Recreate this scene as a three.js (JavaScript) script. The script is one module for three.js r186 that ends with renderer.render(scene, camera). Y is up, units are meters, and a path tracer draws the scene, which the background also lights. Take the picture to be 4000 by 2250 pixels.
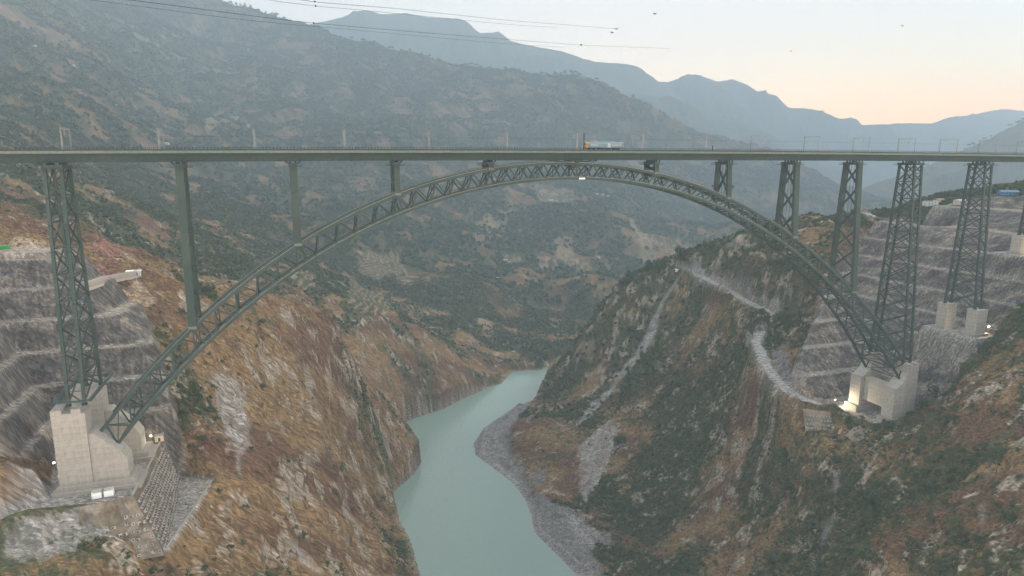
import * as THREE from 'three';
import { mergeGeometries } from 'three/addons/utils/BufferGeometryUtils.js';
import { MarchingCubes } from 'three/addons/objects/MarchingCubes.js';

// ---------------------------------------------------------------- camera, sky, sun, exposure
const HC = 336;                                        // camera height above the river
const FPX = 1674.4, CX = 1288, CY = 724.5;             // the photograph read at 2576 x 1449 pixels
const PITCH = Math.atan(497 / 2600), CP = Math.cos(PITCH), SP = Math.sin(PITCH);
const scene = new THREE.Scene();
const camera = new THREE.PerspectiveCamera(2 * Math.atan(724.5 / FPX) * 180 / Math.PI, 16 / 9, 1, 60000);
camera.position.set(0, HC, 0);
camera.rotation.set(-PITCH, 0, 0);
scene.add(camera);

const renderer = new THREE.WebGLRenderer({ antialias: true });
renderer.toneMapping = THREE.LinearToneMapping;
renderer.toneMappingExposure = 2.75;
renderer.shadowMap.enabled = true;

// evening sky: pale overhead, a warm band low over the far end of the valley where the sun has gone down
const SUN_AZ = 0.72;                                   // radians to the right of straight ahead
{
  const W = 512, H = 256, d = new Float32Array(W * H * 4);
  for (let j = 0; j < H; j++) for (let i = 0; i < W; i++) {
    const el = ((j + 0.5) / H - 0.5) * Math.PI, ph = ((i + 0.5) / W - 0.5) * 2 * Math.PI;
    const dx = Math.cos(ph), dz = Math.sin(ph);        // direction of this column in x, z
    const az = Math.atan2(dx, -dz);
    let da = Math.abs(az - SUN_AZ); if (da > Math.PI) da = 2 * Math.PI - da;
    const e = Math.max(el, 0), k = (j * W + i) * 4;
    const toSun = Math.exp(-(da * da) / 2.2);
    const t = Math.min(1, e / 1.2);
    const low = Math.exp(-e / 0.24) * toSun;
    let r = 0.72 + 1.75 * low, g = 0.75 + 1.0 * low, b = 0.78 + 0.42 * low;
    const band = Math.exp(-Math.pow((e - 0.045) / 0.05, 2)) * Math.exp(-(da * da) / 0.30);
    r += 0.9 * band; g -= 0.1 * band; b -= 0.6 * band;
    const yel = Math.exp(-Math.pow((e - 0.11) / 0.05, 2)) * Math.exp(-(da * da) / 0.30);
    r += 0.3 * yel; g += 0.2 * yel; b -= 0.15 * yel;
    d[k] = r; d[k + 1] = g; d[k + 2] = b; d[k + 3] = 1;
  }
  const sky = new THREE.DataTexture(d, W, H, THREE.RGBAFormat, THREE.FloatType);
  sky.mapping = THREE.EquirectangularReflectionMapping;
  sky.magFilter = THREE.LinearFilter; sky.needsUpdate = true;
  scene.background = sky; scene.environment = sky;
}
const sun = new THREE.DirectionalLight(new THREE.Color(1, 0.88, 0.72), 1.4);
sun.position.set(2300, 2000, -1500); sun.target.position.set(0, 100, -500);
sun.castShadow = true; sun.shadow.radius = 22; sun.shadow.mapSize.set(4096, 4096);
Object.assign(sun.shadow.camera, { left: -1500, right: 1500, top: 1500, bottom: -1500, near: 10, far: 8000 });
scene.add(sun, sun.target);
scene.fog = new THREE.FogExp2(new THREE.Color(0.60, 0.82, 1.0), 0.000145);

// ---------------------------------------------------------------- helpers
let seed = 7;
const rnd = () => { seed = (seed * 1664525 + 1013904223) >>> 0; return seed / 4294967296; };
const rr = (a, b) => a + (b - a) * rnd();
const clamp = (x, a = 0, b = 1) => Math.min(b, Math.max(a, x));
const mix = (a, b, t) => a + (b - a) * t;
const sstep = (a, b, x) => { const t = clamp((x - a) / (b - a)); return t * t * (3 - 2 * t); };
const V = (x, y, z) => new THREE.Vector3(x, y, z);
const names = {};
function numbered(n) { const k = names[n] || 0; names[n] = k + 1; return k ? n + '_' + String(k).padStart(3, '0') : n; }
function tag(o, label, category, group, kind) {
  o.userData.label = label; if (category) o.userData.category = category;
  if (group) o.userData.group = group; if (kind) o.userData.kind = kind; return o;
}
function struct(o, name, label) { o.name = numbered(name); o.userData.kind = 'structure'; if (label) o.userData.label = label; o.castShadow = o.receiveShadow = true; scene.add(o); return o; }
function thing(name, label, category, pos = [0, 0, 0], turn = 0, group) {
  const o = new THREE.Group(); o.name = numbered(name); o.position.set(...pos); o.rotation.y = turn; scene.add(o);
  tag(o, label, category, group); return o;
}
function part(parent, name, geo, mat) {
  const m = new THREE.Mesh(geo, mat); m.name = name; m.castShadow = m.receiveShadow = true; parent.add(m); return m;
}
function sub(parent, name) { const g = new THREE.Group(); g.name = name; parent.add(g); return g; }
const unitBox = new THREE.BoxGeometry(1, 1, 1);
const unitCyl = new THREE.CylinderGeometry(0.5, 0.5, 1, 10);
// a bar from a to b: w across (horizontal), h deep
const _x = V(), _y = V(), _z = V(), _m = new THREE.Matrix4();
function barMatrix(a, b, w, h, roll) {
  _z.subVectors(b, a); const L = _z.length(); _z.normalize();
  _x.crossVectors(roll || (Math.abs(_z.y) > 0.97 ? V(0, 0, 1) : V(0, 1, 0)), _z).normalize(); _y.crossVectors(_z, _x);
  const c = V().addVectors(a, b).multiplyScalar(0.5);
  _m.makeBasis(_x.clone().multiplyScalar(w), _y.clone().multiplyScalar(h), _z.clone().multiplyScalar(L)); _m.setPosition(c);
  return _m.clone();
}
function bar(parent, name, a, b, w, h, mat, roll, geo = unitBox) {
  const m = part(parent, name, geo, mat); barMatrix(a, b, w, h, roll).decompose(m.position, m.quaternion, m.scale); return m;
}
function box(parent, name, cx, cy, cz, sx, sy, sz, mat) {
  const m = part(parent, name, unitBox, mat); m.position.set(cx, cy, cz); m.scale.set(sx, sy, sz); return m;
}
const barGeo = (a, b, w, h, roll) => unitBox.clone().applyMatrix4(barMatrix(a, b, w, h, roll));
const rodGeo = (a, b, d, n = 5) => { const g = new THREE.CylinderGeometry(0.5, 0.5, 1, n).rotateX(Math.PI / 2); return g.applyMatrix4(barMatrix(a, b, d, d)); };
const boxGeo = (cx, cy, cz, sx, sy, sz) => new THREE.BoxGeometry(sx, sy, sz).translate(cx, cy, cz);
function std(r, g, b, rough = 0.8, o = {}) { return new THREE.MeshPhysicalMaterial({ color: new THREE.Color().setRGB(r, g, b), roughness: rough, metalness: 0, specularIntensity: rough > 0.4 ? 0.2 : 1, ...o }); }

// noise
const PERM = new Uint8Array(512);
{ const p = [...Array(256).keys()]; for (let i = 255; i > 0; i--) { const j = Math.floor(rnd() * (i + 1)); [p[i], p[j]] = [p[j], p[i]]; } for (let i = 0; i < 512; i++) PERM[i] = p[i & 255]; }
const GX = new Float32Array(256), GY = new Float32Array(256);
for (let i = 0; i < 256; i++) { const a = i / 256 * 2 * Math.PI; GX[i] = Math.cos(a); GY[i] = Math.sin(a); }
function noise(x, y) {
  const xi = Math.floor(x), yi = Math.floor(y), fx = x - xi, fy = y - yi;
  const X = xi & 255, Y = yi & 255;
  const u = fx * fx * fx * (fx * (fx * 6 - 15) + 10), v = fy * fy * fy * (fy * (fy * 6 - 15) + 10);
  const a = PERM[PERM[X] + Y], b = PERM[PERM[X + 1] + Y], c = PERM[PERM[X] + Y + 1], d = PERM[PERM[X + 1] + Y + 1];
  const n0 = GX[a] * fx + GY[a] * fy, n1 = GX[b] * (fx - 1) + GY[b] * fy, n2 = GX[c] * fx + GY[c] * (fy - 1), n3 = GX[d] * (fx - 1) + GY[d] * (fy - 1);
  return 1.5 * mix(mix(n0, n1, u), mix(n2, n3, u), v);
}
const G3 = [[1, 1, 0], [-1, 1, 0], [1, -1, 0], [-1, -1, 0], [1, 0, 1], [-1, 0, 1], [1, 0, -1], [-1, 0, -1], [0, 1, 1], [0, -1, 1], [0, 1, -1], [0, -1, -1]];
function noise3(x, y, z) {
  const xi = Math.floor(x), yi = Math.floor(y), zi = Math.floor(z), fx = x - xi, fy = y - yi, fz = z - zi, X = xi & 255, Y = yi & 255, Z = zi & 255;
  const u = fx * fx * fx * (fx * (fx * 6 - 15) + 10), v = fy * fy * fy * (fy * (fy * 6 - 15) + 10), w = fz * fz * fz * (fz * (fz * 6 - 15) + 10);
  const A = PERM[X] + Y, AA = PERM[A & 255] + Z, AB = PERM[(A + 1) & 255] + Z, Bq = PERM[(X + 1) & 255] + Y, BA = PERM[Bq & 255] + Z, BB = PERM[(Bq + 1) & 255] + Z;
  const g = (i, a, b, c) => { const q = G3[PERM[i & 255] % 12]; return q[0] * a + q[1] * b + q[2] * c; };
  return mix(mix(mix(g(AA, fx, fy, fz), g(BA, fx - 1, fy, fz), u), mix(g(AB, fx, fy - 1, fz), g(BB, fx - 1, fy - 1, fz), u), v), mix(mix(g(AA + 1, fx, fy, fz - 1), g(BA + 1, fx - 1, fy, fz - 1), u), mix(g(AB + 1, fx, fy - 1, fz - 1), g(BB + 1, fx - 1, fy - 1, fz - 1), u), v), w);
}
const fbm = (x, y, o) => { let s = 0, a = 1, f = 1; for (let i = 0; i < o; i++) { s += a * noise(x * f + i * 17.3, y * f - i * 9.7); a *= 0.5; f *= 2.03; } return s; };
const ridged = (x, y, o) => { let s = 0, a = 1, f = 1; for (let i = 0; i < o; i++) { s += a * (1 - 2 * Math.abs(noise(x * f + i * 11.1, y * f + i * 5.3))); a *= 0.5; f *= 2.05; } return s; };

// pixels of the photograph into places
function rayDir(u, v) { const a = (u - CX) / FPX, b = -(v - CY) / FPX; return [a, b * CP - SP, CP + b * SP]; }   // x, y, forward
function atD(u, v, D) { const d = rayDir(u, v), k = D / d[2]; return [k * d[0], HC + k * d[1], D]; }              // x, y, D
function atY(u, v, y) { const d = rayDir(u, v), k = (y - HC) / d[1]; return [k * d[0], y, k * d[2]]; }
// the bridge's own frame: s along the track from the crown, t towards the camera's side
const TH = 18.6 * Math.PI / 180, CT = Math.cos(TH), ST = Math.sin(TH), BX = 239 / (2600 / CP) * 358, BZ = -358, SPAN = 47;
const bridge = (s, y, t) => V(BX + s * CT + t * ST, y, BZ - s * ST + t * CT);
const bD = (s, t) => { const p = bridge(s, 0, t); return [p.x, -p.z]; };
// ---------------------------------------------------------------- the lie of the land
// known points: from the photograph's pixels at a judged distance (cp) or height (cy), in the bridge's frame (cb), or in plan (cw)
const K = [];
const away = D => D > 900 ? 900 + (D - 900) * 2.2 : D;       // the far side of the valley lies well back
const cp = (...l) => l.forEach(([u, v, D0]) => { const D = away(D0), p = atD(u, v, D); K.push([p[0], p[2], p[1]]); });
const cy = (...l) => l.forEach(([u, v, y]) => { const p = atY(u, v, y); K.push([p[0], p[2], y]); });
const cb = (...l) => l.forEach(([s, t, y]) => { const p = bD(s, t); K.push([p[0], p[1], y]); });
const cw = (...l) => l.forEach(([x, D, y]) => K.push([x, D, y]));

// left foundation, its platform, the terrace under the anchored wall
cb([-252, 10, 196], [-236, 26, 196], [-222, 0, 196], [-222, -22, 196], [-217, 24, 196], [-216, -24, 196], [-242, -20, 196], [-262, 38, 195], [-280, 46, 194],
  [-206, 24, 172], [-206, -2, 172], [-207, -28, 172], [-193, -22, 171], [-198, 8, 171]);
// excavated bowl behind the left tower and the sandy hill over it
cp([0, 615, 385], [110, 622, 390], [0, 676, 362], [120, 672, 366], [0, 745, 350], [100, 742, 350], [40, 830, 338], [130, 818, 345], [230, 812, 350], [150, 925, 328], [300, 905, 338],
  [0, 900, 305], [40, 960, 300], [0, 1050, 283], [110, 1010, 308], [0, 1165, 262], [150, 1030, 300], [200, 1010, 312], [300, 1000, 322], [60, 1185, 272], [340, 1060, 318]);
cy([130, 1190, 200], [40, 1195, 211], [0, 1192, 214], [140, 1225, 203]);
cp([0, 1380, 230], [200, 1330, 245], [300, 1345, 246], [0, 1449, 214], [200, 1440, 224], [400, 1440, 251], [330, 1400, 245], [100, 1400, 229]);
cp([230, 700, 405], [340, 690, 430], [350, 725, 412], [230, 660, 425], [400, 800, 395], [450, 900, 366], [450, 1000, 345], [350, 850, 372], [520, 1090, 332]);
// left spur: crest, its point at the river, the cliff in front
cp([420, 715, 440], [480, 740, 455], [560, 765, 490], [650, 776, 525], [760, 786, 575], [830, 800, 612], [868, 860, 632], [900, 930, 652], [960, 1010, 676], [1020, 1090, 692],
  [600, 830, 465], [500, 850, 408], [700, 900, 490], [800, 900, 552], [850, 1000, 572], [900, 1100, 590], [700, 1000, 450], [600, 950, 415],
  [794, 1046, 468], [831, 1139, 470], [857, 1199, 465], [891, 1286, 455], [911, 1376, 442], [940, 1433, 430], [550, 1000, 380], [620, 1080, 378], [545, 1160, 332]);
cy([870, 1210, 62], [950, 1200, 38], [930, 1260, 22], [960, 1330, 12], [1000, 1420, 7], [560, 1300, 160], [650, 1200, 163], [720, 1300, 138], [800, 1330, 110], [860, 1420, 82], [600, 1400, 146], [720, 1430, 118], [760, 1180, 140]);
// behind the left spur, and the second spur with the river at its foot
cp([870, 832, 850], [960, 826, 890], [1050, 848, 915], [1120, 880, 935], [1170, 925, 950], [960, 920, 820], [1050, 950, 880], [900, 900, 760]);
cw([-230, 700, 130], [-150, 740, 55], [-300, 640, 170]);
// terraced slope, central hill, and the far side of the gorge
cp([950, 780, 1050], [900, 720, 1120], [950, 640, 1250], [1010, 560, 1450], [1000, 480, 1700], [1000, 410, 1950], [1000, 330, 2250], [1040, 250, 2550],
  [1080, 820, 1060], [1150, 760, 1150], [1100, 680, 1250], [1200, 640, 1350], [1150, 880, 1010], [1300, 850, 1110], [1250, 780, 1130], [1300, 735, 1220], [1400, 800, 1180], [1300, 650, 1400], [1300, 560, 1700], [1350, 500, 1900], [1420, 470, 2050],
  [1440, 700, 1330], [1500, 620, 1550], [1550, 520, 1850], [1600, 570, 1760], [1650, 640, 1620], [1700, 700, 1450], [1480, 760, 1180], [1200, 500, 1900], [1200, 410, 2150], [1200, 330, 2400],
  [1400, 400, 2350], [1400, 330, 2480], [1550, 400, 2450], [1700, 560, 2050], [1750, 480, 2350], [1850, 560, 2200], [1700, 430, 2450]);
// left mountain
cp([750, 740, 800], [650, 700, 880], [450, 700, 780], [560, 690, 800], [300, 640, 760], [330, 620, 800], [450, 600, 1050], [700, 600, 1150], [800, 680, 1060], [450, 500, 1350], [700, 500, 1450], [450, 420, 1600], [700, 420, 1750], [850, 560, 1350], [850, 450, 1750],
  [450, 330, 1950], [560, 282, 2150], [700, 330, 2100], [850, 330, 2250], [450, 200, 2350], [700, 200, 2480], [850, 230, 2500], [450, 100, 2700], [650, 100, 2800], [450, 5, 2950],
  [100, 560, 600], [0, 560, 560], [200, 560, 680], [300, 560, 850], [100, 480, 800], [300, 480, 1050], [100, 400, 980], [0, 400, 900], [300, 400, 1300], [100, 300, 1250], [200, 300, 1330], [330, 300, 1750], [100, 200, 1500], [250, 200, 1900], [0, 100, 1550], [150, 100, 1850], [300, 100, 2350], [100, 0, 2050], [300, 0, 2650], [0, -60, 2000]);
// its crest
const crestG = [[300, -140, 3000], [430, -60, 3000], [530, -5, 3000], [600, 36, 2990], [700, 64, 2980], [760, 86, 2960], [820, 118, 2940], [880, 152, 2900], [950, 158, 2880], [1050, 174, 2850], [1150, 191, 2820], [1250, 207, 2800], [1330, 228, 2780], [1421, 232, 2760], [1488, 239, 2740], [1521, 264, 2720], [1571, 285, 2700], [1622, 318, 2700], [1688, 351, 2680], [1738, 371, 2680], [1830, 388, 2700], [1919, 410, 2700], [1959, 439, 2700], [2017, 467, 2700], [2083, 512, 2700], [2130, 546, 2700]];
cp(...crestG);
crestG.forEach(c => { c[2] = away(c[2]); const [u, v, D] = c; const p = atD(u, v, D), k = (D + 1000) / D; K.push([p[0] * k, D + 1000, p[1] - 520]); });
cw([-6200, 5200, 2500], [-3900, 2500, 1400], [-1500, 900, 620], [-900, 450, 420], [-600, 250, 330], [-420, 420, 330], [-380, 330, 300], [-330, 240, 250], [-300, 120, 240], [-150, 150, 170], [-80, 250, 110], [-140, 60, 150], [-60, 420, 18], [-50, 330, 8]);
// right spur: crest, face, gully, the big face to the right of it
cp([1850, 612, 735], [1790, 640, 765], [1720, 668, 790], [1650, 692, 810], [1560, 726, 850], [1500, 800, 880], [1450, 880, 905], [1400, 940, 915], [1500, 1000, 780], [1600, 900, 770], [1700, 800, 755], [1800, 800, 690], [1560, 820, 815], [1440, 980, 830],
  [1800, 1000, 600], [1700, 1100, 618], [1600, 1000, 705], [1700, 950, 690], [1800, 900, 640], [1900, 960, 549], [1660, 1010, 660]);
cy([1850, 740, 203], [1735, 684, 208], [1955, 800, 192], [1900, 770, 198], [1905, 860, 179], [1925, 920, 172], [1990, 990, 168], [2100, 1026, 165], [1850, 690, 222], [1950, 740, 214]);
cy([1600, 1200, 40], [1500, 1150, 30], [1450, 1220, 10], [1400, 1300, 6], [1340, 1150, 18], [1370, 1060, 40], [1500, 1400, 4], [1560, 1300, 16], [1580, 1430, 9], [1530, 1250, 20]);
cp([1640, 1280, 552], [1750, 1250, 535], [1700, 1400, 482], [1640, 1440, 482], [1900, 1150, 508], [1900, 1300, 462], [2000, 1060, 462], [2000, 1200, 432], [2050, 1400, 380], [1820, 1440, 436], [1680, 1160, 585], [1800, 1100, 560], [1920, 1030, 503]);
// right foundation, cut slope behind the towers, near hillside
cb([215, -18, 165], [222, 0, 165], [222, 14, 165], [245, 0, 165], [240, -25, 165], [200, -40, 166], [255, 20, 172]);
cy([2040, 1082, 152.5], [2110, 1094, 152], [2166, 1122, 152.5], [2070, 1112, 149]);
cb([296, 0, 219], [296, 16, 219], [296, -16, 219], [283, 0, 217], [270, 0, 203], [258, -30, 185], [262, 0, 186], [330, 0, 243], [358, 0, 270], [358, 16, 270], [372, 0, 271], [400, 0, 290]);
cp([2100, 1140, 425], [2200, 1150, 392], [2310, 1040, 415], [2200, 1300, 342], [2200, 1440, 302], [2400, 1250, 322], [2420, 1050, 368], [2500, 950, 384], [2576, 850, 402], [2576, 1100, 302], [2576, 1300, 262], [2576, 1440, 236], [2400, 1440, 266], [2480, 1000, 372],
  [2050, 600, 625], [2110, 572, 640], [1950, 640, 640], [2000, 700, 595], [2000, 800, 565], [2000, 860, 545], [2050, 880, 500], [2050, 980, 474], [2200, 700, 545], [2200, 850, 500], [2180, 545, 690], [2330, 512, 690], [2500, 487, 660], [2576, 470, 620], [2300, 600, 590], [2400, 560, 590], [2450, 620, 545], [2350, 680, 520], [2500, 720, 490], [2250, 560, 650], [2400, 900, 452], [2300, 900, 468], [2576, 560, 560]);
cw([250, 130, 190], [330, 240, 225], [420, 330, 260], [150, 260, 95], [90, 330, 30], [120, 420, 40], [600, 520, 330], [800, 700, 360], [560, 300, 300]);
// hidden ground: behind the right spur and the right hill the river swings away to the right
cw([120, 1010, 40], [250, 1000, 90], [400, 900, 150], [560, 900, 170], [170, 1160, 0], [300, 1240, 0], [450, 1340, 0], [700, 1520, 0], [1000, 1800, 0], [1400, 2200, 0], [1900, 2700, 0], [450, 1080, 70], [800, 1200, 90], [1100, 1300, 200], [1000, 900, 300]);
cw([0, 100, 60], [0, 250, 2], [10, 400, 0]);
// river, in plan
const shoreL = [[1057.5, 1446], [1034, 1360], [1007, 1312], [978, 1249], [998, 1229], [1041, 1189], [1059, 1159], [1037, 1126], [1010, 1083], [1021, 1057], [1111, 1029], [1160, 1003], [1224, 976], [1262, 966], [1288, 936], [1321, 933], [1365, 931], [1388, 916], [1428, 896]];
const shoreR = [[1455, 1449], [1428, 1423], [1381, 1376], [1341, 1336], [1338, 1300], [1321, 1256], [1288, 1213], [1244, 1179], [1197, 1146], [1191, 1116], [1217, 1076], [1288, 1029], [1348, 1003], [1365, 966], [1378, 950]];
const RIVER = [[-40, -400], [-20, 100], [-25, 250], [-45, 400], ...shoreL.map(([u, v]) => { const p = atY(u, v, 0); return [p[0], p[2]]; }), [230, 1230], [420, 1360], [680, 1560], [980, 1850], [1380, 2260], [1880, 2760],
  [1960, 2690], [1450, 2180], [1040, 1770], [730, 1480], [470, 1290], [300, 1180], [160, 1090], ...shoreR.slice().reverse().map(([u, v]) => { const p = atY(u, v, 0); return [p[0], p[2]]; }), [75, 420], [60, 300], [50, 100], [60, -400]];
for (const [i, s] of [[4, 1], [8, 1], [12, 1], [16, 1], [20, 1]]) cw([RIVER[i][0], RIVER[i][1], 0]);
shoreR.forEach(([u, v], i) => { if (i % 2 === 0) { const p = atY(u, v, 0); cw([p[0], p[2], 0]); } });
cw([-30, 600, -5], [-70, 760, -5], [0, 560, -5], [0, 950, -5], [-5, 480, -5]);

// signed distance to a polygon in plan: negative inside
function polyDist(P, x, y) {
  let d = 1e18, inside = false;
  for (let i = 0, j = P.length - 1; i < P.length; j = i++) {
    const ax = P[i][0], ay = P[i][1], bx = P[j][0], by = P[j][1], ex = bx - ax, ey = by - ay, wx = x - ax, wy = y - ay;
    const t = clamp((wx * ex + wy * ey) / (ex * ex + ey * ey)), qx = wx - ex * t, qy = wy - ey * t, q = qx * qx + qy * qy;
    if (q < d) d = q;
    if ((ay > y) !== (by > y) && x < (bx - ax) * (y - ay) / (by - ay) + ax) inside = !inside;
  }
  return inside ? -Math.sqrt(d) : Math.sqrt(d);
}
function lineDist(P, x, y) {           // nearest place on a polyline of [x, D, height, half width]
  let d = 1e18, h = 0, w = 1;
  for (let i = 0; i + 1 < P.length; i++) {
    const ex = P[i + 1][0] - P[i][0], ey = P[i + 1][1] - P[i][1], wx = x - P[i][0], wy = y - P[i][1];
    const t = clamp((wx * ex + wy * ey) / (ex * ex + ey * ey)), qx = wx - ex * t, qy = wy - ey * t, q = qx * qx + qy * qy;
    if (q < d) { d = q; h = mix(P[i][2], P[i + 1][2], t); w = mix(P[i][3], P[i + 1][3], t); }
  }
  return [Math.sqrt(d), h, w];
}
const bboxOf = (P, m) => [Math.min(...P.map(p => p[0])) - m, Math.max(...P.map(p => p[0])) + m, Math.min(...P.map(p => p[1])) - m, Math.max(...P.map(p => p[1])) + m];
const inBox = (b, x, y) => x > b[0] && x < b[1] && y > b[2] && y < b[3];

// smooth surface through the known points
const NK = K.length, RB = new Float64Array(NK + 3);
{
  const n = NK + 3, A = Array.from({ length: n }, () => new Float64Array(n + 1));
  for (let i = 0; i < NK; i++) {
    for (let j = 0; j < NK; j++) A[i][j] = Math.hypot(K[i][0] - K[j][0], K[i][1] - K[j][1]);
    A[i][i] = 0; A[i][NK] = A[NK][i] = 1; A[i][NK + 1] = A[NK + 1][i] = K[i][0] / 1000; A[i][NK + 2] = A[NK + 2][i] = K[i][1] / 1000; A[i][n] = K[i][2];
  }
  for (let c = 0; c < n; c++) {
    let p = c; for (let r = c + 1; r < n; r++) if (Math.abs(A[r][c]) > Math.abs(A[p][c])) p = r;
    [A[c], A[p]] = [A[p], A[c]];
    for (let r = c + 1; r < n; r++) { const f = A[r][c] / A[c][c]; if (f) for (let k = c; k <= n; k++) A[r][k] -= f * A[c][k]; }
  }
  for (let r = n - 1; r >= 0; r--) { let s = A[r][n]; for (let k = r + 1; k < n; k++) s -= A[r][k] * RB[k]; RB[r] = s / A[r][r]; }
}
const KX = Float64Array.from(K, k => k[0]), KY = Float64Array.from(K, k => k[1]);
function smooth(x, D) {
  let s = RB[NK] + RB[NK + 1] * x / 1000 + RB[NK + 2] * D / 1000;
  for (let i = 0; i < NK; i++) { const a = x - KX[i], b = D - KY[i]; s += RB[i] * Math.sqrt(a * a + b * b); }
  return s;
}

// far ranges: crest lines with slopes on both sides
const ranges = [
  { l: [[1000, 230], [1150, 190], [1230, 184], [1288, 177], [1338, 180], [1405, 200], [1461, 223], [1561, 263], [1621, 277], [1655, 290], [1738, 312], [1788, 330], [1855, 360], [1888, 374], [1980, 420], [2100, 500]], D: 6600, f: 0.42 },
  { l: [[1400, 250], [1540, 232], [1638, 240], [1688, 246], [1738, 257], [1788, 292], [1855, 306], [1905, 320], [1980, 360], [2080, 405], [2200, 470], [2330, 540]], D: 8200, f: 0.4 },
  { l: [[400, 150], [600, 70], [694, 58], [770, 60], [828, 47], [877, 38], [920, 23], [957, 32], [1021, 29], [1074, 40], [1111, 42], [1154, 43], [1174, 50], [1207, 80], [1257, 78], [1288, 101], [1355, 115], [1415, 125], [1461, 142], [1498, 152], [1574, 157], [1604, 163], [1641, 190], [1664, 208], [1750, 270], [1900, 380], [2100, 480]], D: 10500, f: 0.5 },
  { l: [[1500, 260], [1600, 225], [1671, 208], [1714, 193], [1764, 188], [1804, 203], [1841, 198], [1871, 207], [1911, 230], [1952, 237], [1982, 268], [2025, 270], [2065, 278], [2112, 297], [2142, 293], [2172, 313], [2222, 310], [2259, 327], [2299, 343], [2349, 354], [2450, 385], [2600, 430]], D: 11600, f: 0.4 },
  { l: [[2000, 380], [2150, 325], [2228, 312], [2282, 308], [2342, 310], [2379, 297], [2432, 290], [2519, 273], [2576, 278], [2700, 260], [2900, 300]], D: 13000, f: 0.35 },
  { l: [[2080, 560], [2165, 476], [2208, 456], [2259, 445], [2315, 423], [2409, 384], [2439, 371], [2482, 351], [2516, 334], [2549, 317], [2576, 302], [2700, 230], [2900, 150]], D: 4600, f: 0.55 },
].map(r => ({ ...r, p: r.l.map(([u, v]) => { const q = atD(u, v, r.D); return [q[0] / r.D, q[1]]; }) }));
function rangeHeight(r, x, D) {
  const a = x / D, P = r.p; let h;
  if (a <= P[0][0]) h = P[0][1] - (P[0][0] - a) * r.D * 0.5; else if (a >= P[P.length - 1][0]) h = P[P.length - 1][1] - (a - P[P.length - 1][0]) * r.D * 0.5;
  else { let i = 0; while (P[i + 1][0] < a) i++; const t = (a - P[i][0]) / (P[i + 1][0] - P[i][0]); h = mix(P[i][1], P[i + 1][1], t); }
  const g = D - r.D, w = sstep(0, 800, Math.abs(g));
  const spur = g < 0 ? ridged(x / 1000 + r.D, D / 1800, 4) * 150 * w : 0;
  return h - (g < 0 ? -g * r.f : g * 0.5) + spur + noise(x / 150 + r.D, D / 150) * 8 + noise(x / 50, D / 50 + r.D) * 5;
}

// flat places, roads, benches
const B2 = (...l) => l.map(([s, t]) => bD(s, t));
const flats = [
  { y: 196, e: 1.2, P: B2([-256, -26], [-213, -26], [-215, 29], [-228, 30], [-236, 29], [-262, 40], [-300, 58], [-300, 51], [-264, 33], [-246, 22], [-250, 4]) },
  { y: 172, e: 1.0, P: B2([-207.5, -33], [-190, -27], [-194, -5], [-203, 36], [-206, 34], [-207.5, 0]) },
  { y: 165, e: 1.5, P: B2([212, -26], [222, -27], [252, -26], [252, 18], [224, 17], [218, 6], [213, -14]) },
  { y: 219, e: 1.5, P: B2([286, -20], [306, -20], [306, 20], [286, 20]) },
  { y: 270, e: 1.5, P: B2([349, -20], [372, -20], [372, 20], [349, 20]) },
].map(f => ({ ...f, b: bboxOf(f.P, 14) }));
const road = (l, w) => l.map(([u, v, y]) => { const p = atY(u, v, y); return [p[0], p[2], y, w]; });
const roads = [
  { P: road([[1700, 676, 206], [1722, 680, 208], [1770, 698, 205], [1820, 726, 202], [1870, 752, 199], [1920, 778, 196], [1955, 798, 193], [2000, 826, 189]], 4.2) },
  { P: road([[1960, 828, 183], [1915, 838, 181], [1900, 858, 179], [1916, 890, 176], [1930, 922, 172], [1952, 955, 170], [1985, 985, 168], [2030, 1008, 166.5], [2075, 1021, 165.5], [2120, 1026, 165]], 4.0) },
  { P: road([[1842, 626, 240], [1880, 634, 238], [1930, 648, 236], [1990, 668, 233]], 3.5) },
  { P: road([[2170, 536, 285], [2200, 545, 283], [2260, 556, 279], [2300, 585, 271], [2330, 615, 262], [2345, 632, 258]], 4.5) },
].map(r => ({ ...r, b: bboxOf(r.P, 26) }));
const cuts = [   // benched, sprayed rock faces
  { step: 14.6, base: 196, b0: 0.42, top: 287, plane: (s, t) => 196 + Math.max(1.35 * Math.max(0, -24 - t), 1.7 * Math.max(0, -250 - s)), P: B2([-350, 0], [-300, 14], [-272, 10], [-258, 0], [-252, -12], [-250, -24], [-215, -27], [-203, -36], [-214, -62], [-226, -100], [-262, -118], [-340, -110], [-380, -40]) },
  { step: 14.5, base: 165, b0: 0.36, top: 330, plane: (s, t) => 165 + Math.max(1.0 * Math.max(0, s - 252), 0.75 * Math.max(0, -27 - t)), P: B2([203, -62], [214, -27], [253, -27], [253, 19], [262, 26], [305, 30], [340, 34], [420, 40], [470, -40], [440, -120], [370, -150], [300, -130], [262, -100], [236, -80]) },
].map(f => ({ ...f, b: bboxOf(f.P, 12) }));
const scree = (l, y0) => l.map(([u, v, y]) => { const p = atY(u, v, y ?? y0); return [p[0], p[2]]; });
const sandbar = scree([[1348, 1003], [1288, 1029], [1217, 1076], [1191, 1116], [1197, 1146], [1244, 1179], [1288, 1213], [1321, 1256], [1332, 1240], [1305, 1195], [1283, 1170], [1276, 1120], [1300, 1070], [1345, 1020]], 1);
const beach = scree([[1321, 1256], [1338, 1300], [1341, 1336], [1381, 1376], [1428, 1423], [1470, 1460], [1510, 1449], [1475, 1400], [1500, 1360], [1450, 1330], [1390, 1300], [1350, 1250]], 3);
const sandB = bboxOf(sandbar, 10), beachB = bboxOf(beach, 10), riverB = bboxOf(RIVER, 200);

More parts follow.
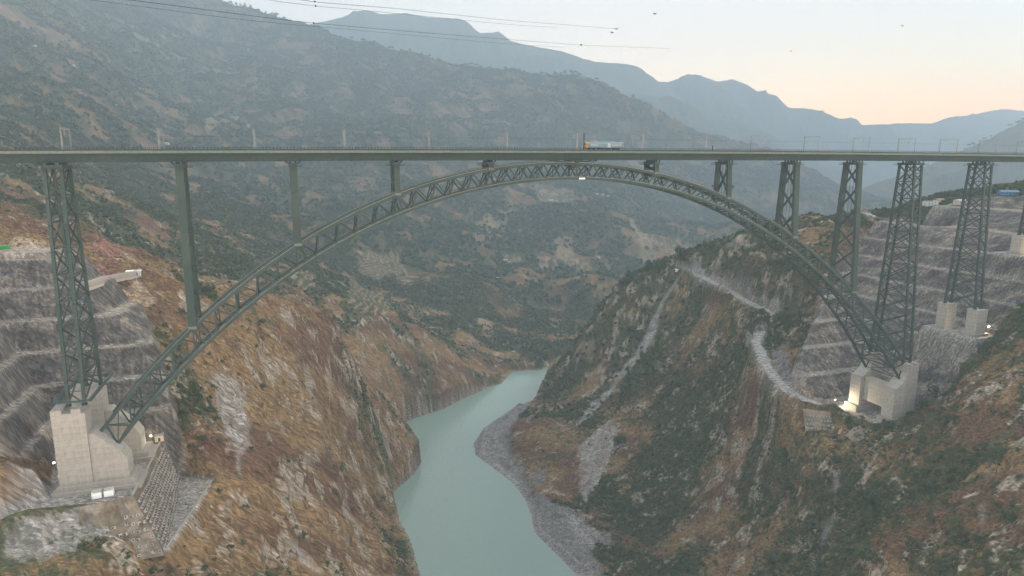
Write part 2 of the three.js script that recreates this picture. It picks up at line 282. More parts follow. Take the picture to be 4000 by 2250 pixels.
const quiet = [B2([-217, 33], [-199, 41], [-201, -38], [-214, -30]), B2([-236, 31], [-232, 49], [-218, 50], [-200, 41], [-213, 29]), [[2012, 1024, 165.6], [2228, 1068, 163.5], [2172, 1124, 153.6], [2110, 1096, 153.5], [2018, 1090, 153.9]].map(([u, v, y]) => { const p = atY(u, v, y); return [p[0], p[2]]; })].map(P => ({ P, b: bboxOf(P, 4) }));
let terraces = null;
// height and what the ground is made of
const G = { keep: 1, cut: 0, face: 0, road: 0, flat: 0, shore: 0, sand: 0, far: 0 };
function ground(x, D) {
  let h = smooth(x, D);
  G.cut = G.face = G.road = G.flat = G.sand = G.far = 0; G.shore = 1e3;
  const far = sstep(650, 1500, D), wx = x + 14 * noise(x / 70, D / 70), wd = D + 14 * noise(x / 70 + 50, D / 70);
  const vast = sstep(1500, 3000, D); let rough = vast * ridged(x / 1350 + 8, D / 1350, 2) * 80 + far * (ridged(x / 520 + 3, D / 520, 3) * 34 + fbm(x / 170, D / 170, 2) * 12);
  rough += (1 - 0.4 * far) * (ridged(wx / 95, wd / 95, 2) * 6.5 - 2);
  let keep = 1;
  for (const c of cuts) if (inBox(c.b, x, D)) {
    const d = polyDist(c.P, x, D); const k = 1 - sstep(-3, 2, d);
    if (k > 0) { G.cut = k; keep *= 1 - 0.95 * k; const e1 = x - BX, e2 = -D - BZ, hp = Math.min(c.plane(e1 * CT - e2 * ST, e1 * ST + e2 * CT), c.top, h + 16); const q = (hp - c.base) / c.step, f = Math.floor(q), r = q - f, st = r < c.b0 ? r * 0.1 : c.b0 * 0.1 + (r - c.b0) / (1 - c.b0) * (1 - c.b0 * 0.1);
      if (q > 0) { h = mix(h, hp >= c.top - 0.01 ? hp : c.base + (f + st) * c.step, k); G.face = k * (r < c.b0 ? 0 : 1); } else G.face = k; }
  }
  for (const r of roads) if (inBox(r.b, x, D)) {
    const [d, y, w] = lineDist(r.P, x, D);
    if (d < w + 12) { const k = 1 - sstep(w + 0.6, w + 12, d); h = mix(h, y, k * k); keep *= sstep(w + 0.3, w + 2, d); if (d < w) G.road = 1; else G.road = Math.max(G.road, 0.5 * (1 - sstep(w, w + 5, d))); }
  }
  let sd = 1e3; if (inBox(riverB, x, D)) { sd = polyDist(RIVER, x, D); keep *= sstep(0, 16, sd); }
  if (inBox(sandB, x, D)) { const d = polyDist(sandbar, x, D); if (d < 8) { const k = 1 - sstep(-2, 8, d); G.sand = k; h = mix(h, 0.3 + 0.09 * Math.max(0, sd), k); } }
  if (inBox(beachB, x, D)) { const d = polyDist(beach, x, D); if (d < 6) { const k = 1 - sstep(-1, 6, d); G.sand = Math.max(G.sand, k); h = mix(h, Math.min(h, 0.4 + 0.25 * Math.max(0, sd)), k); } }
  h += rough * keep;
  for (const q of quiet) if (inBox(q.b, x, D)) { const d = polyDist(q.P, x, D); if (d < 3) { const k = 1 - sstep(0, 3, d); keep *= 1 - k; h -= 1.3 * k; } }
  G.keep = keep * (1 - sstep(1300, 1900, D));
  if (sd < 60) { if (sd < 0) h = Math.min(h, -0.4 + 0.12 * sd); else h = Math.max(h, 0.15 + Math.min(sd, 6) * 0.4) ; }
  G.shore = sd;
  for (const f of flats) if (inBox(f.b, x, D)) { const d = polyDist(f.P, x, D); if (d < f.e * 4 + 3) { const k = 1 - sstep(0, f.e * 4, d); G.keep *= sstep(f.e * 2, f.e * 4 + 3, d); h = mix(h, f.y - 0.02, k); if (d < f.e) { G.flat = 1; G.face = 0; } } }
  if (terraces && D > 900 && D < 3200) for (const t of terraces) if (inBox(t.b, x, D) && polyDist(t.P, x, D) < 0) { const q = h / 4.4, f = Math.floor(q), r = q - f; h = 4.4 * (f + (r < 0.72 ? r * 0.12 : 0.0864 + (r - 0.72) / 0.28 * 0.9136)); }
  if (D > 1500) for (const r of ranges) { const q = rangeHeight(r, x, D); if (q > h) { h = q; G.far = r.D; } }
  return h;
}
// crags and ledges, pushed out along the slope's own normal
const crag = (x, h, D) => 2.2 * (0.6 - 2.4 * Math.abs(noise3(x / 34 + 5, h / 30, D / 19))) + 2.2 * noise3(x / 17, h / 14, D / 11) + 1.7 * noise3(x / 7.5 + 9, h / 6, D / 4.8) + 0.8 * noise3(x / 3.2, h / 2.8, D / 2.2);
function surface(x, D) {
  const e = 1.2, hx = ground(x + e, D), hd = ground(x, D + e), h = ground(x, D); if (G.keep < 0.02) return [x, h, D];
  const nx = -(hx - h) / e, nd = -(hd - h) / e, l = Math.hypot(nx, 1, nd), c = G.keep * crag(x, h, D) / l; return [x + nx * c, h + c, D + nd * c];
}
// where a pixel's ray meets the ground
function hit(u, v) {
  const d = rayDir(u, v); let D0 = 200, D = 200;
  for (let i = 0; i < 4000 && D < 15000; i++) { const k = D / d[2]; if (HC + k * d[1] < ground(k * d[0], D)) break; D0 = D; D *= 1.0035; }
  for (let i = 0; i < 12; i++) { const m = (D0 + D) / 2, k = m / d[2]; if (HC + k * d[1] < ground(k * d[0], m)) D = m; else D0 = m; }
  const k = D / d[2]; return [k * d[0], D, HC + k * d[1]];
}
const region = l => l.map(([u, v]) => { const p = hit(u, v); return [p[0], p[1]]; });
// places with a look of their own, found on the ground under the photograph's outlines
const fields = [[[893, 628], [1005, 628], [1028, 690], [950, 704], [905, 690]], [[880, 695], [960, 735], [1012, 800], [930, 815], [875, 765]], [[990, 690], [1062, 694], [1040, 715], [1000, 712]], [[720, 690], [800, 690], [790, 720], [740, 720]],
  [[1265, 640], [1310, 640], [1325, 665], [1275, 668]], [[1350, 648], [1480, 650], [1475, 680], [1360, 680]], [[1590, 560], [1720, 610], [1700, 640], [1600, 600]], [[1345, 462], [1450, 480], [1440, 520], [1350, 500]]].map(l => { const P = region(l); return { P, b: bboxOf(P, 10) }; });
terraces = fields;
const bare = [   // pale scree, slides and bare rock: outline, tone
  [[[1700, 690], [1712, 695], [1668, 770], [1650, 850], [1595, 920], [1530, 1000], [1475, 1060], [1440, 1080], [1490, 1010], [1560, 930], [1612, 860], [1655, 770]], 0],
  [[[1455, 1120], [1530, 1060], [1565, 1080], [1520, 1190], [1470, 1270], [1455, 1230]], 0],
  [[[1350, 1300], [1460, 1270], [1480, 1330], [1430, 1360], [1370, 1340]], 1], [[[1480, 1330], [1540, 1340], [1545, 1380], [1475, 1370]], 1], [[[1330, 1190], [1380, 1175], [1375, 1215], [1335, 1225]], 1],
  [[[1555, 530], [1600, 570], [1650, 640], [1700, 690], [1680, 690], [1610, 610]], 2], [[[1190, 800], [1240, 810], [1245, 850], [1220, 850]], 2],
  [[[1460, 860], [1500, 850], [1490, 905], [1440, 900]], 2], [[[230, 610], [360, 605], [385, 640], [330, 660], [220, 655]], 3], [[[500, 300], [590, 278], [640, 330], [520, 340]], 2],
  [[[1195, 560], [1290, 520], [1260, 600], [1190, 620]], 2], [[[1390, 600], [1440, 590], [1450, 640], [1400, 650]], 2], [[[700, 1360], [740, 1350], [780, 1400], [830, 1449], [790, 1449], [740, 1395]], 0],
  [[[520, 950], [590, 930], [620, 1010], [640, 1120], [600, 1200], [560, 1090]], 0], [[[230, 700], [340, 690], [400, 760], [300, 790], [240, 760]], 4], [[[0, 612], [130, 618], [170, 650], [100, 668], [0, 662]], 4], [[[0, 1180], [140, 1215], [215, 1255], [0, 1300]], 0], [[[0, 1325], [200, 1270], [320, 1290], [360, 1380], [100, 1420], [0, 1400]], 0],
  [[[2096, 1178], [2122, 1178], [2112, 1250], [2106, 1320], [2064, 1400], [2050, 1449], [2024, 1449], [2044, 1400], [2086, 1310], [2094, 1240]], 1], [[[2460, 1330], [2480, 1290], [2490, 1180], [2480, 1180]], 0], [[[1735, 640], [1850, 690], [1960, 770], [1950, 790], [1830, 715], [1740, 670]], 1], [[[1845, 612], [1960, 640], [1950, 655], [1850, 640]], 4], [[[1975, 860], [2010, 985], [1950, 940], [1935, 880]], 1]
].map(([l, k]) => { const P = region(l); return { P, k, b: bboxOf(P, 8) }; });
const forestSeeds = [];

// colours of the ground (linear)
const C_GRASS = [0.1333, 0.086, 0.043], C_SOIL = [0.08428, 0.04816, 0.02924], C_GREEN = [0.03956, 0.04472, 0.0215], C_ROCK = [0.2021, 0.1694, 0.1333], C_UMBER = [0.05504, 0.03956, 0.02838], C_DARK = [0.04532, 0.03626, 0.02933], C_SHOT = [0.06665, 0.06132, 0.05865], C_PALE = [0.192, 0.1786, 0.1653], C_ROAD = [0.2133, 0.2, 0.1866], C_SAND = [0.1173, 0.1093, 0.104], C_RED = [0.144, 0.07198, 0.05599], C_TAN = [0.2133, 0.16, 0.1066], C_FIELD = [0.172, 0.1221, 0.086];
const col = [0, 0, 0];
const blend = (c, k) => { col[0] = mix(col[0], c[0], k); col[1] = mix(col[1], c[1], k); col[2] = mix(col[2], c[2], k); };
let green = 0;                                     // how green the place is: also sets where shrubs grow
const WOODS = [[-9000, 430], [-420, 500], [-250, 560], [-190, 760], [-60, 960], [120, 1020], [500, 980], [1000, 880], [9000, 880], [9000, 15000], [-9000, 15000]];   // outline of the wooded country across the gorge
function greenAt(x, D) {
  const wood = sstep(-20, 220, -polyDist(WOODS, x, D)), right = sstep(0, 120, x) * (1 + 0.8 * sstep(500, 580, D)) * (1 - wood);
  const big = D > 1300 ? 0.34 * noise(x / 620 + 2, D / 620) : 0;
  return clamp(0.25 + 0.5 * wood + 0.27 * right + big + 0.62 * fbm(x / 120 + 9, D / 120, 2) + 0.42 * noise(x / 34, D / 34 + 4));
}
function colour(x, D, h, slope) {
  const X = x + 0.4 * h, Q = D + 1.25 * h;      // run over the face of a slope, not only over the plan
  const n1 = fbm(X / 60, Q / 60, 3), n2 = noise3(x / 9, h / 9, D / 5.5), n3 = noise3(x / 2.4, h / 2.6, D / 1.5), n4 = noise3(x / 24 + 31, h / 20, D / 15) + 0.5 * noise3(x / 11, h / 10 + 4, D / 7);
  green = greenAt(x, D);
  col[0] = C_GRASS[0]; col[1] = C_GRASS[1]; col[2] = C_GRASS[2];
  const n6 = PERM[(Math.floor(x * 1.7) & 255) + PERM[Math.floor(D * 2.3 + h * 1.9) & 255]] / 127.5 - 1, n5 = noise3(x / 4.6 + 3, h / 5, D / 2.7) + 0.3 * n6, cr = sstep(0.8, 1.9, slope), strata = noise3(x / 40, h / 3.2, D / 30);
  blend(C_SOIL, sstep(-0.25, 0.25, n1 + 0.35 * n2 + 0.3 * n5));
  blend(C_UMBER, sstep(0.12, 0.4, 0.6 * n4 + 0.5 * n5 + 0.3 * strata - 0.1) * 0.85);
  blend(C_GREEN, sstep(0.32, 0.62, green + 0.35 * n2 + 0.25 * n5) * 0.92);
  if (D < 1300) blend(C_ROCK, sstep(0.2, 0.5, 0.85 * n4 + 0.28 * n5 + 0.25 * n3 + 0.18 * cr - 0.1 + 0.25 * strata * cr) * 0.85);
  if (G.far) { const g = clamp(0.6 + 0.5 * n1); col[0] = mix(0.10, 0.04, g); col[1] = mix(0.085, 0.045, g); col[2] = mix(0.06, 0.028, g); }
  for (const t of terraces) if (inBox(t.b, x, D)) { const d = polyDist(t.P, x, D) + 6 * n2; if (d < 0) { const r = ((h - 0.2) / 4.4) % 1; blend(r < 0.16 ? C_FIELD : C_GREEN, 0.9); green = 0; } }
  for (const b of bare) if (inBox(b.b, x, D)) { const d = polyDist(b.P, x, D) + (b.k === 2 || b.k === 3 ? 6 : 1.8) * n4 + (b.k === 2 ? 2.5 : 1.4) * n3; if (d < 0) { const k = sstep(0, 3, -d) * (b.k === 4 || b.k === 1 ? 0.95 : clamp(0.75 + 0.6 * n2)); blend([C_PALE, C_SAND, C_TAN, C_RED, C_TAN][b.k], b.k === 2 ? k * 0.6 : k); green *= b.k === 0 || b.k === 4 ? 1 - k : 1 - 0.85 * k; } }
  if (G.sand) { blend(C_SAND, G.sand); const st = noise(G.shore / 7 + n1, x / 90); blend(C_PALE, G.sand * clamp(st * 1.3)); green *= 1 - G.sand; }
  if (G.shore < 16) { const k = (1 - sstep(0.5, 5 + 3 * n2, G.shore)) * (1 - sstep(1.5, 4.5, h)); blend(C_PALE, k * (0.55 + 0.4 * n3)); green *= 1 - sstep(12, 2, G.shore) ; }
  if (G.cut > 0) {
    const streak = noise(x / 1.7 + D / 4, h / 30), blot = fbm(x / 11, (D + h) / 11, 3);
    if (G.face) { blend(C_SHOT, G.cut); blend(C_ROCK, G.cut * clamp(streak * 0.8 + blot * 0.6 - 0.05 + (x > 0 ? 0.22 : 0)) * 0.8); blend(C_DARK, G.cut * clamp(blot * -0.9 - 0.05 + 0.3 * streak)); }
    else blend(C_PALE, G.cut * 0.6);
    green *= 1 - G.cut;
  }
  if (G.road) { blend(C_ROAD, G.road); green *= 1 - G.road; }
  if (G.flat) { blend(C_PALE, 0.85); blend(C_SHOT, clamp(0.5 * n4)); green = 0; }
  const g = Math.exp(0.5 * n3 + 0.25 * n5);
  col[0] *= g; col[1] *= g; col[2] *= g;
}

// the ground itself: one sheet whose rings grow with distance
const TAN0 = -0.98, TAN1 = 0.98, NA = 730, RINGS = [];
for (let r = 150; r < 14300; r *= (r < 235 ? 1.012 : r < 335 ? 1.0011 : r < 760 ? 1.0016 : r < 1500 ? 1.0032 : r < 6500 ? 1.006 : 1.011)) RINGS.push(r);
console.log('rings', RINGS.length, 'points', RINGS.length * NA, 'known', NK);
function cells(N, n) {          // stones and clods: cells of uneven tone with darker joints
  const pts = []; for (let j = 0; j < n; j++) for (let i = 0; i < n; i++) pts.push([(i + rnd()) / n, (j + rnd()) / n, rnd()]);
  const d = new Uint8Array(N * N * 4);
  for (let y = 0; y < N; y++) for (let x = 0; x < N; x++) {
    const u = x / N, v = y / N, ci = Math.floor(u * n), cj = Math.floor(v * n); let a = 9, b = 9, w = 0;
    for (let q = -1; q <= 1; q++) for (let p = -1; p <= 1; p++) { const P = pts[((cj + q + n) % n) * n + (ci + p + n) % n]; let dx = Math.abs(P[0] - u), dy = Math.abs(P[1] - v); dx = Math.min(dx, 1 - dx); dy = Math.min(dy, 1 - dy); const e = Math.hypot(dx, dy) * n; if (e < a) { b = a; a = e; w = P[2]; } else if (e < b) b = e; }
    const edge = sstep(0.02, 0.16, b - a), k = (y * N + x) * 4, f = (0.42 + 0.55 * w) * (0.62 + 0.38 * edge) * (0.88 + 0.24 * rnd()); d[k] = d[k + 1] = d[k + 2] = clamp(f, 0, 1) * 255; d[k + 3] = 255;
  }
  const t = new THREE.DataTexture(d, N, N); t.wrapS = t.wrapT = THREE.RepeatWrapping; t.magFilter = THREE.LinearFilter; t.minFilter = THREE.LinearMipmapLinearFilter; t.generateMipmaps = true; t.needsUpdate = true; return t;
}
const clods = cells(1024, 46);
const groundMat = new THREE.MeshPhysicalMaterial({ vertexColors: true, map: clods, roughness: 0.95, specularIntensity: 0.1 });
{
  const NR = RINGS.length, hs = new Float32Array(NR * NA), cs = new Float32Array(NR * NA * 3), ps = new Float32Array(NR * NA * 3), kp = new Float32Array(NR * NA), us = new Float32Array(NR * NA * 2);
  for (let j = 0; j < NR; j++) for (let i = 0; i < NA; i++) {
    const D = RINGS[j], a = mix(TAN0, TAN1, i / (NA - 1)), x = a * D, k = j * NA + i, h = ground(x, D);
    const e = Math.max(1, D * 0.003), sl = Math.hypot(i ? (h - hs[k - 1]) / (D * (TAN1 - TAN0) / NA) : 0, j ? (h - hs[k - NA]) / (D - RINGS[j - 1]) : 0);
    hs[k] = h; ps[3 * k] = x; ps[3 * k + 1] = h; ps[3 * k + 2] = -D; kp[k] = G.keep;
    colour(x, D, h, Math.min(sl, 3));
    cs[3 * k] = clamp(col[0] * 1.72, 0.01); cs[3 * k + 1] = clamp(col[1] * 1.72, 0.01); cs[3 * k + 2] = clamp(col[2] * 1.72, 0.01); us[2 * k] = (x + 0.45 * h) / 52; us[2 * k + 1] = (D * 1.15 + 0.6 * h) / 52;
  }
  for (let j = 1; j < NR - 1; j++) for (let i = 1; i < NA - 1; i++) {
    const k = j * NA + i; if (kp[k] < 0.02) continue;
    const D = RINGS[j], x = mix(TAN0, TAN1, i / (NA - 1)) * D, hx = (hs[k + 1] - hs[k - 1]) / (2 * D * (TAN1 - TAN0) / (NA - 1)), tn = x / D, hd = (hs[k + NA] - hs[k - NA]) / (RINGS[j + 1] - RINGS[j - 1]) - hx * tn;
    const l = Math.hypot(hx, 1, hd), c = kp[k] * crag(x, hs[k], D) / l; ps[3 * k] -= hx * c; ps[3 * k + 1] += c; ps[3 * k + 2] += hd * c;
  }
  const cutAt = [0, RINGS.findIndex(r => r > 1500), NR - 1];
  ['terrain', 'mountains'].forEach((name, b) => {
    const j0 = cutAt[b], j1 = cutAt[b + 1], n = (j1 - j0 + 1) * NA, idx = new Uint32Array((j1 - j0) * (NA - 1) * 6); let q = 0;
    for (let j = 0; j < j1 - j0; j++) for (let i = 0; i < NA - 1; i++) { const k = j * NA + i; idx[q++] = k; idx[q++] = k + 1; idx[q++] = k + NA; idx[q++] = k + 1; idx[q++] = k + NA + 1; idx[q++] = k + NA; }
    const g = new THREE.BufferGeometry();
    g.setAttribute('position', new THREE.BufferAttribute(ps.slice(3 * j0 * NA, 3 * (j0 * NA + n)), 3)); g.setAttribute('color', new THREE.BufferAttribute(cs.slice(3 * j0 * NA, 3 * (j0 * NA + n)), 3));
    g.setAttribute('uv', new THREE.BufferAttribute(us.slice(2 * j0 * NA, 2 * (j0 * NA + n)), 2)); g.setIndex(new THREE.BufferAttribute(idx, 1)); g.computeVertexNormals();
    struct(new THREE.Mesh(g, groundMat), name);
  });
}
// ---------------------------------------------------------------- river
{
  const W = 256, dd = new Uint8Array(W * W * 4);
  for (let j = 0; j < W; j++) for (let i = 0; i < W; i++) {
    const p = i / W, q = j / W, tile = (f, o) => { const a = noise(p * f + o, q * f), b = noise(p * f - f + o, q * f), c = noise(p * f + o, q * f - f), d = noise(p * f - f + o, q * f - f); return mix(mix(a, b, p), mix(c, d, p), q); };
    const v = 128 + 60 * tile(10, 3) + 40 * tile(22, 40) + 20 * tile(48, 80); const k = (j * W + i) * 4; dd[k] = dd[k + 1] = dd[k + 2] = clamp(v, 0, 255); dd[k + 3] = 255;
  }
  const t = new THREE.DataTexture(dd, W, W); t.wrapS = t.wrapT = THREE.RepeatWrapping; t.magFilter = THREE.LinearFilter; t.needsUpdate = true;
  const g = new THREE.ShapeGeometry(new THREE.Shape(RIVER.map(([x, d]) => { const m = 1; return new THREE.Vector2(x * m, d); })));
  // widened a little so that the banks close over its edge
  const c = RIVER.map((p, i) => { const a = RIVER[(i + RIVER.length - 1) % RIVER.length], b = RIVER[(i + 1) % RIVER.length]; let nx = b[1] - a[1], ny = -(b[0] - a[0]); const l = Math.hypot(nx, ny); return [p[0] - nx / l * 2.2, p[1] - ny / l * 2.2]; });
  const sh = new THREE.ShapeGeometry(new THREE.Shape(c.map(([x, d]) => new THREE.Vector2(x, d)))); sh.rotateX(-Math.PI / 2);
  const uv = sh.attributes.uv, po = sh.attributes.position; for (let i = 0; i < uv.count; i++) uv.setXY(i, po.getX(i) / 60, po.getZ(i) / 60);
  const m = new THREE.MeshPhysicalMaterial({ color: new THREE.Color().setRGB(0.15, 0.205, 0.178), roughness: 0.14, ior: 1.33, bumpMap: t, bumpScale: 0.7 });
  struct(new THREE.Mesh(sh, m), 'river', 'milky green river winding along the bottom of the gorge');
}

// ---------------------------------------------------------------- steel and concrete
function grain(w, fn, srgb) {
  const d = new Uint8Array(w * w * 4);
  for (let j = 0; j < w; j++) for (let i = 0; i < w; i++) { const c = fn(i / w, j / w), k = (j * w + i) * 4; d[k] = clamp(c[0], 0, 1) * 255; d[k + 1] = clamp(c[1], 0, 1) * 255; d[k + 2] = clamp(c[2], 0, 1) * 255; d[k + 3] = 255; }
  const t = new THREE.DataTexture(d, w, w); t.wrapS = t.wrapT = THREE.RepeatWrapping; t.magFilter = THREE.LinearFilter; if (srgb) t.colorSpace = THREE.SRGBColorSpace; t.needsUpdate = true; return t;
}
const steelGrain = grain(256, (p, q) => { const n = 0.9 + 0.16 * fbm(p * 5, q * 5, 3) + 0.06 * noise(p * 60, q * 6); return [n, n, n * 0.985]; });
const concGrain = grain(256, (p, q) => { const lift = (q * 4) % 1, pour = lift < 0.035 ? -0.22 : 0, panel = (p * 7) % 1 < 0.03 ? -0.07 : 0, tone = 0.08 * Math.sin(Math.floor(q * 4) * 12.9) , run = Math.max(0, noise(p * 30, q * 1.2)) * 0.28 * lift; const n = 0.92 + 0.12 * fbm(p * 5, q * 5, 3) + pour + panel + tone - run; return [n, n * 0.985, n * 0.96]; });
const steels = [[0.036, 0.055, 0.047], [0.040, 0.059, 0.051], [0.033, 0.050, 0.043], [0.043, 0.059, 0.052]].map(c => std(...c, 0.62, { map: steelGrain }));
const steel = () => steels[Math.floor(rnd() * steels.length)];
const darkSteel = std(0.026, 0.035, 0.038, 0.7), fasciaMats = [[0.1023, 0.1353, 0.1023], [0.1122, 0.1353, 0.1122], [0.1175, 0.1307, 0.1155], [0.099, 0.1294, 0.1003]].map(c => std(...c, 0.55, { map: steelGrain }));
const webMats = [[0.033, 0.050, 0.046], [0.036, 0.053, 0.049], [0.031, 0.048, 0.044]].map(c => std(...c, 0.8, { map: steelGrain }));
const concrete = std(0.30, 0.282, 0.25, 0.9, { map: concGrain }), concrete2 = std(0.265, 0.245, 0.215, 0.9, { map: concGrain }), concDark = std(0.21, 0.195, 0.178, 0.92, { map: concGrain });
const galv = std(0.21, 0.22, 0.215, 0.6), white = std(0.75, 0.75, 0.72, 0.6), rubber = std(0.03, 0.03, 0.03, 0.8), glass = std(0.04, 0.055, 0.065, 0.12);

const deckY = s => 340.2 + 1.3 * (1 - ((s - 40) / 294) ** 2);
const inFrame = (name, label, cat, group) => thing(name, label, cat, [BX, 0, BZ], TH, group);   // children in (s, y, t)

// deck
{
  const d = inFrame('bridge_deck', 'long dark green railway bridge deck with pale fascia carried over the gorge', 'bridge deck');
  const S0 = -324, S1 = 492, L = 12;
  const prof = (a, b, p) => { // extrude an outline given as [t, dy] between two stations
    const A = p.map(([t, y]) => V(a, deckY(a) + y, t)), Bq = p.map(([t, y]) => V(b, deckY(b) + y, t)), pos = []; const n = p.length;
    const tri = (u, v, w) => pos.push(u.x, u.y, u.z, v.x, v.y, v.z, w.x, w.y, w.z);
    for (let i = 0; i < n; i++) { const j = (i + 1) % n; tri(A[i], A[j], Bq[j]); tri(A[i], Bq[j], Bq[i]); }
    for (let i = 1; i + 1 < n; i++) { tri(A[0], A[i + 1], A[i]); tri(Bq[0], Bq[i], Bq[i + 1]); }
    const g = new THREE.BufferGeometry(); g.setAttribute('position', new THREE.Float32BufferAttribute(pos, 3)); g.computeVertexNormals();
    const uv = []; for (let i = 0; i < pos.length; i += 3) uv.push((pos[i]) / 9, (pos[i + 1] + pos[i + 2]) / 9); g.setAttribute('uv', new THREE.Float32BufferAttribute(uv, 2)); return g;
  };
  for (let s = S0; s < S1 - 1; s += L) {
    part(d, 'girder_segment', prof(s, s + L, [[3.7, -1.5], [-3.7, -1.5], [-3.3, -5.2], [3.3, -5.2]]), webMats[Math.floor(rnd() * 3)]);
    part(d, 'deck_slab', prof(s, s + L, [[6.74, -0.2], [-6.74, -0.2], [-6.74, -1.5], [6.74, -1.5]]), webMats[1]);
    for (const q of [1, -1]) {
      part(d, 'fascia_panel', prof(s, s + L, q > 0 ? [[6.98, -0.38], [6.745, -0.38], [6.745, -1.52], [6.98, -1.52]] : [[-6.745, -0.38], [-6.98, -0.38], [-6.98, -1.52], [-6.745, -1.52]]), fasciaMats[Math.floor(rnd() * 4)]);
      part(d, 'edge_beam', prof(s, s + L, q > 0 ? [[7.06, 0], [6.7, 0], [6.7, -0.38], [7.06, -0.38]] : [[-6.7, 0], [-7.06, 0], [-7.06, -0.38], [-6.7, -0.38]]), darkSteel);
    }
    part(d, 'ballast_bed', prof(s, s + L, [[1.7, 0.12], [-1.7, 0.12], [-2.4, -0.2], [2.4, -0.2]]), concDark);
    for (const q of [0.84, -0.84]) part(d, 'rail', prof(s, s + L, [[q + 0.04, 0.28], [q - 0.04, 0.28], [q - 0.07, 0.12], [q + 0.07, 0.12]]), darkSteel);
  }
  for (const q of [6.9, -6.9]) {
    const gs = []; for (let s = S0 + 1; s < S1 - 2; s += 1.5) gs.push(boxGeo(s, deckY(s) + 0.58, q, 0.11, 1.18, 0.09));
    for (let s = S0; s < S1 - 12; s += 12) for (const h of [0.62, 1.12]) gs.push(barGeo(V(s, deckY(s) + h, q), V(s + 12, deckY(s + 12) + h, q), 0.05, 0.05));
    part(d, 'railing', mergeGeometries(gs), darkSteel).userData.kind = 'stuff';
  }
}

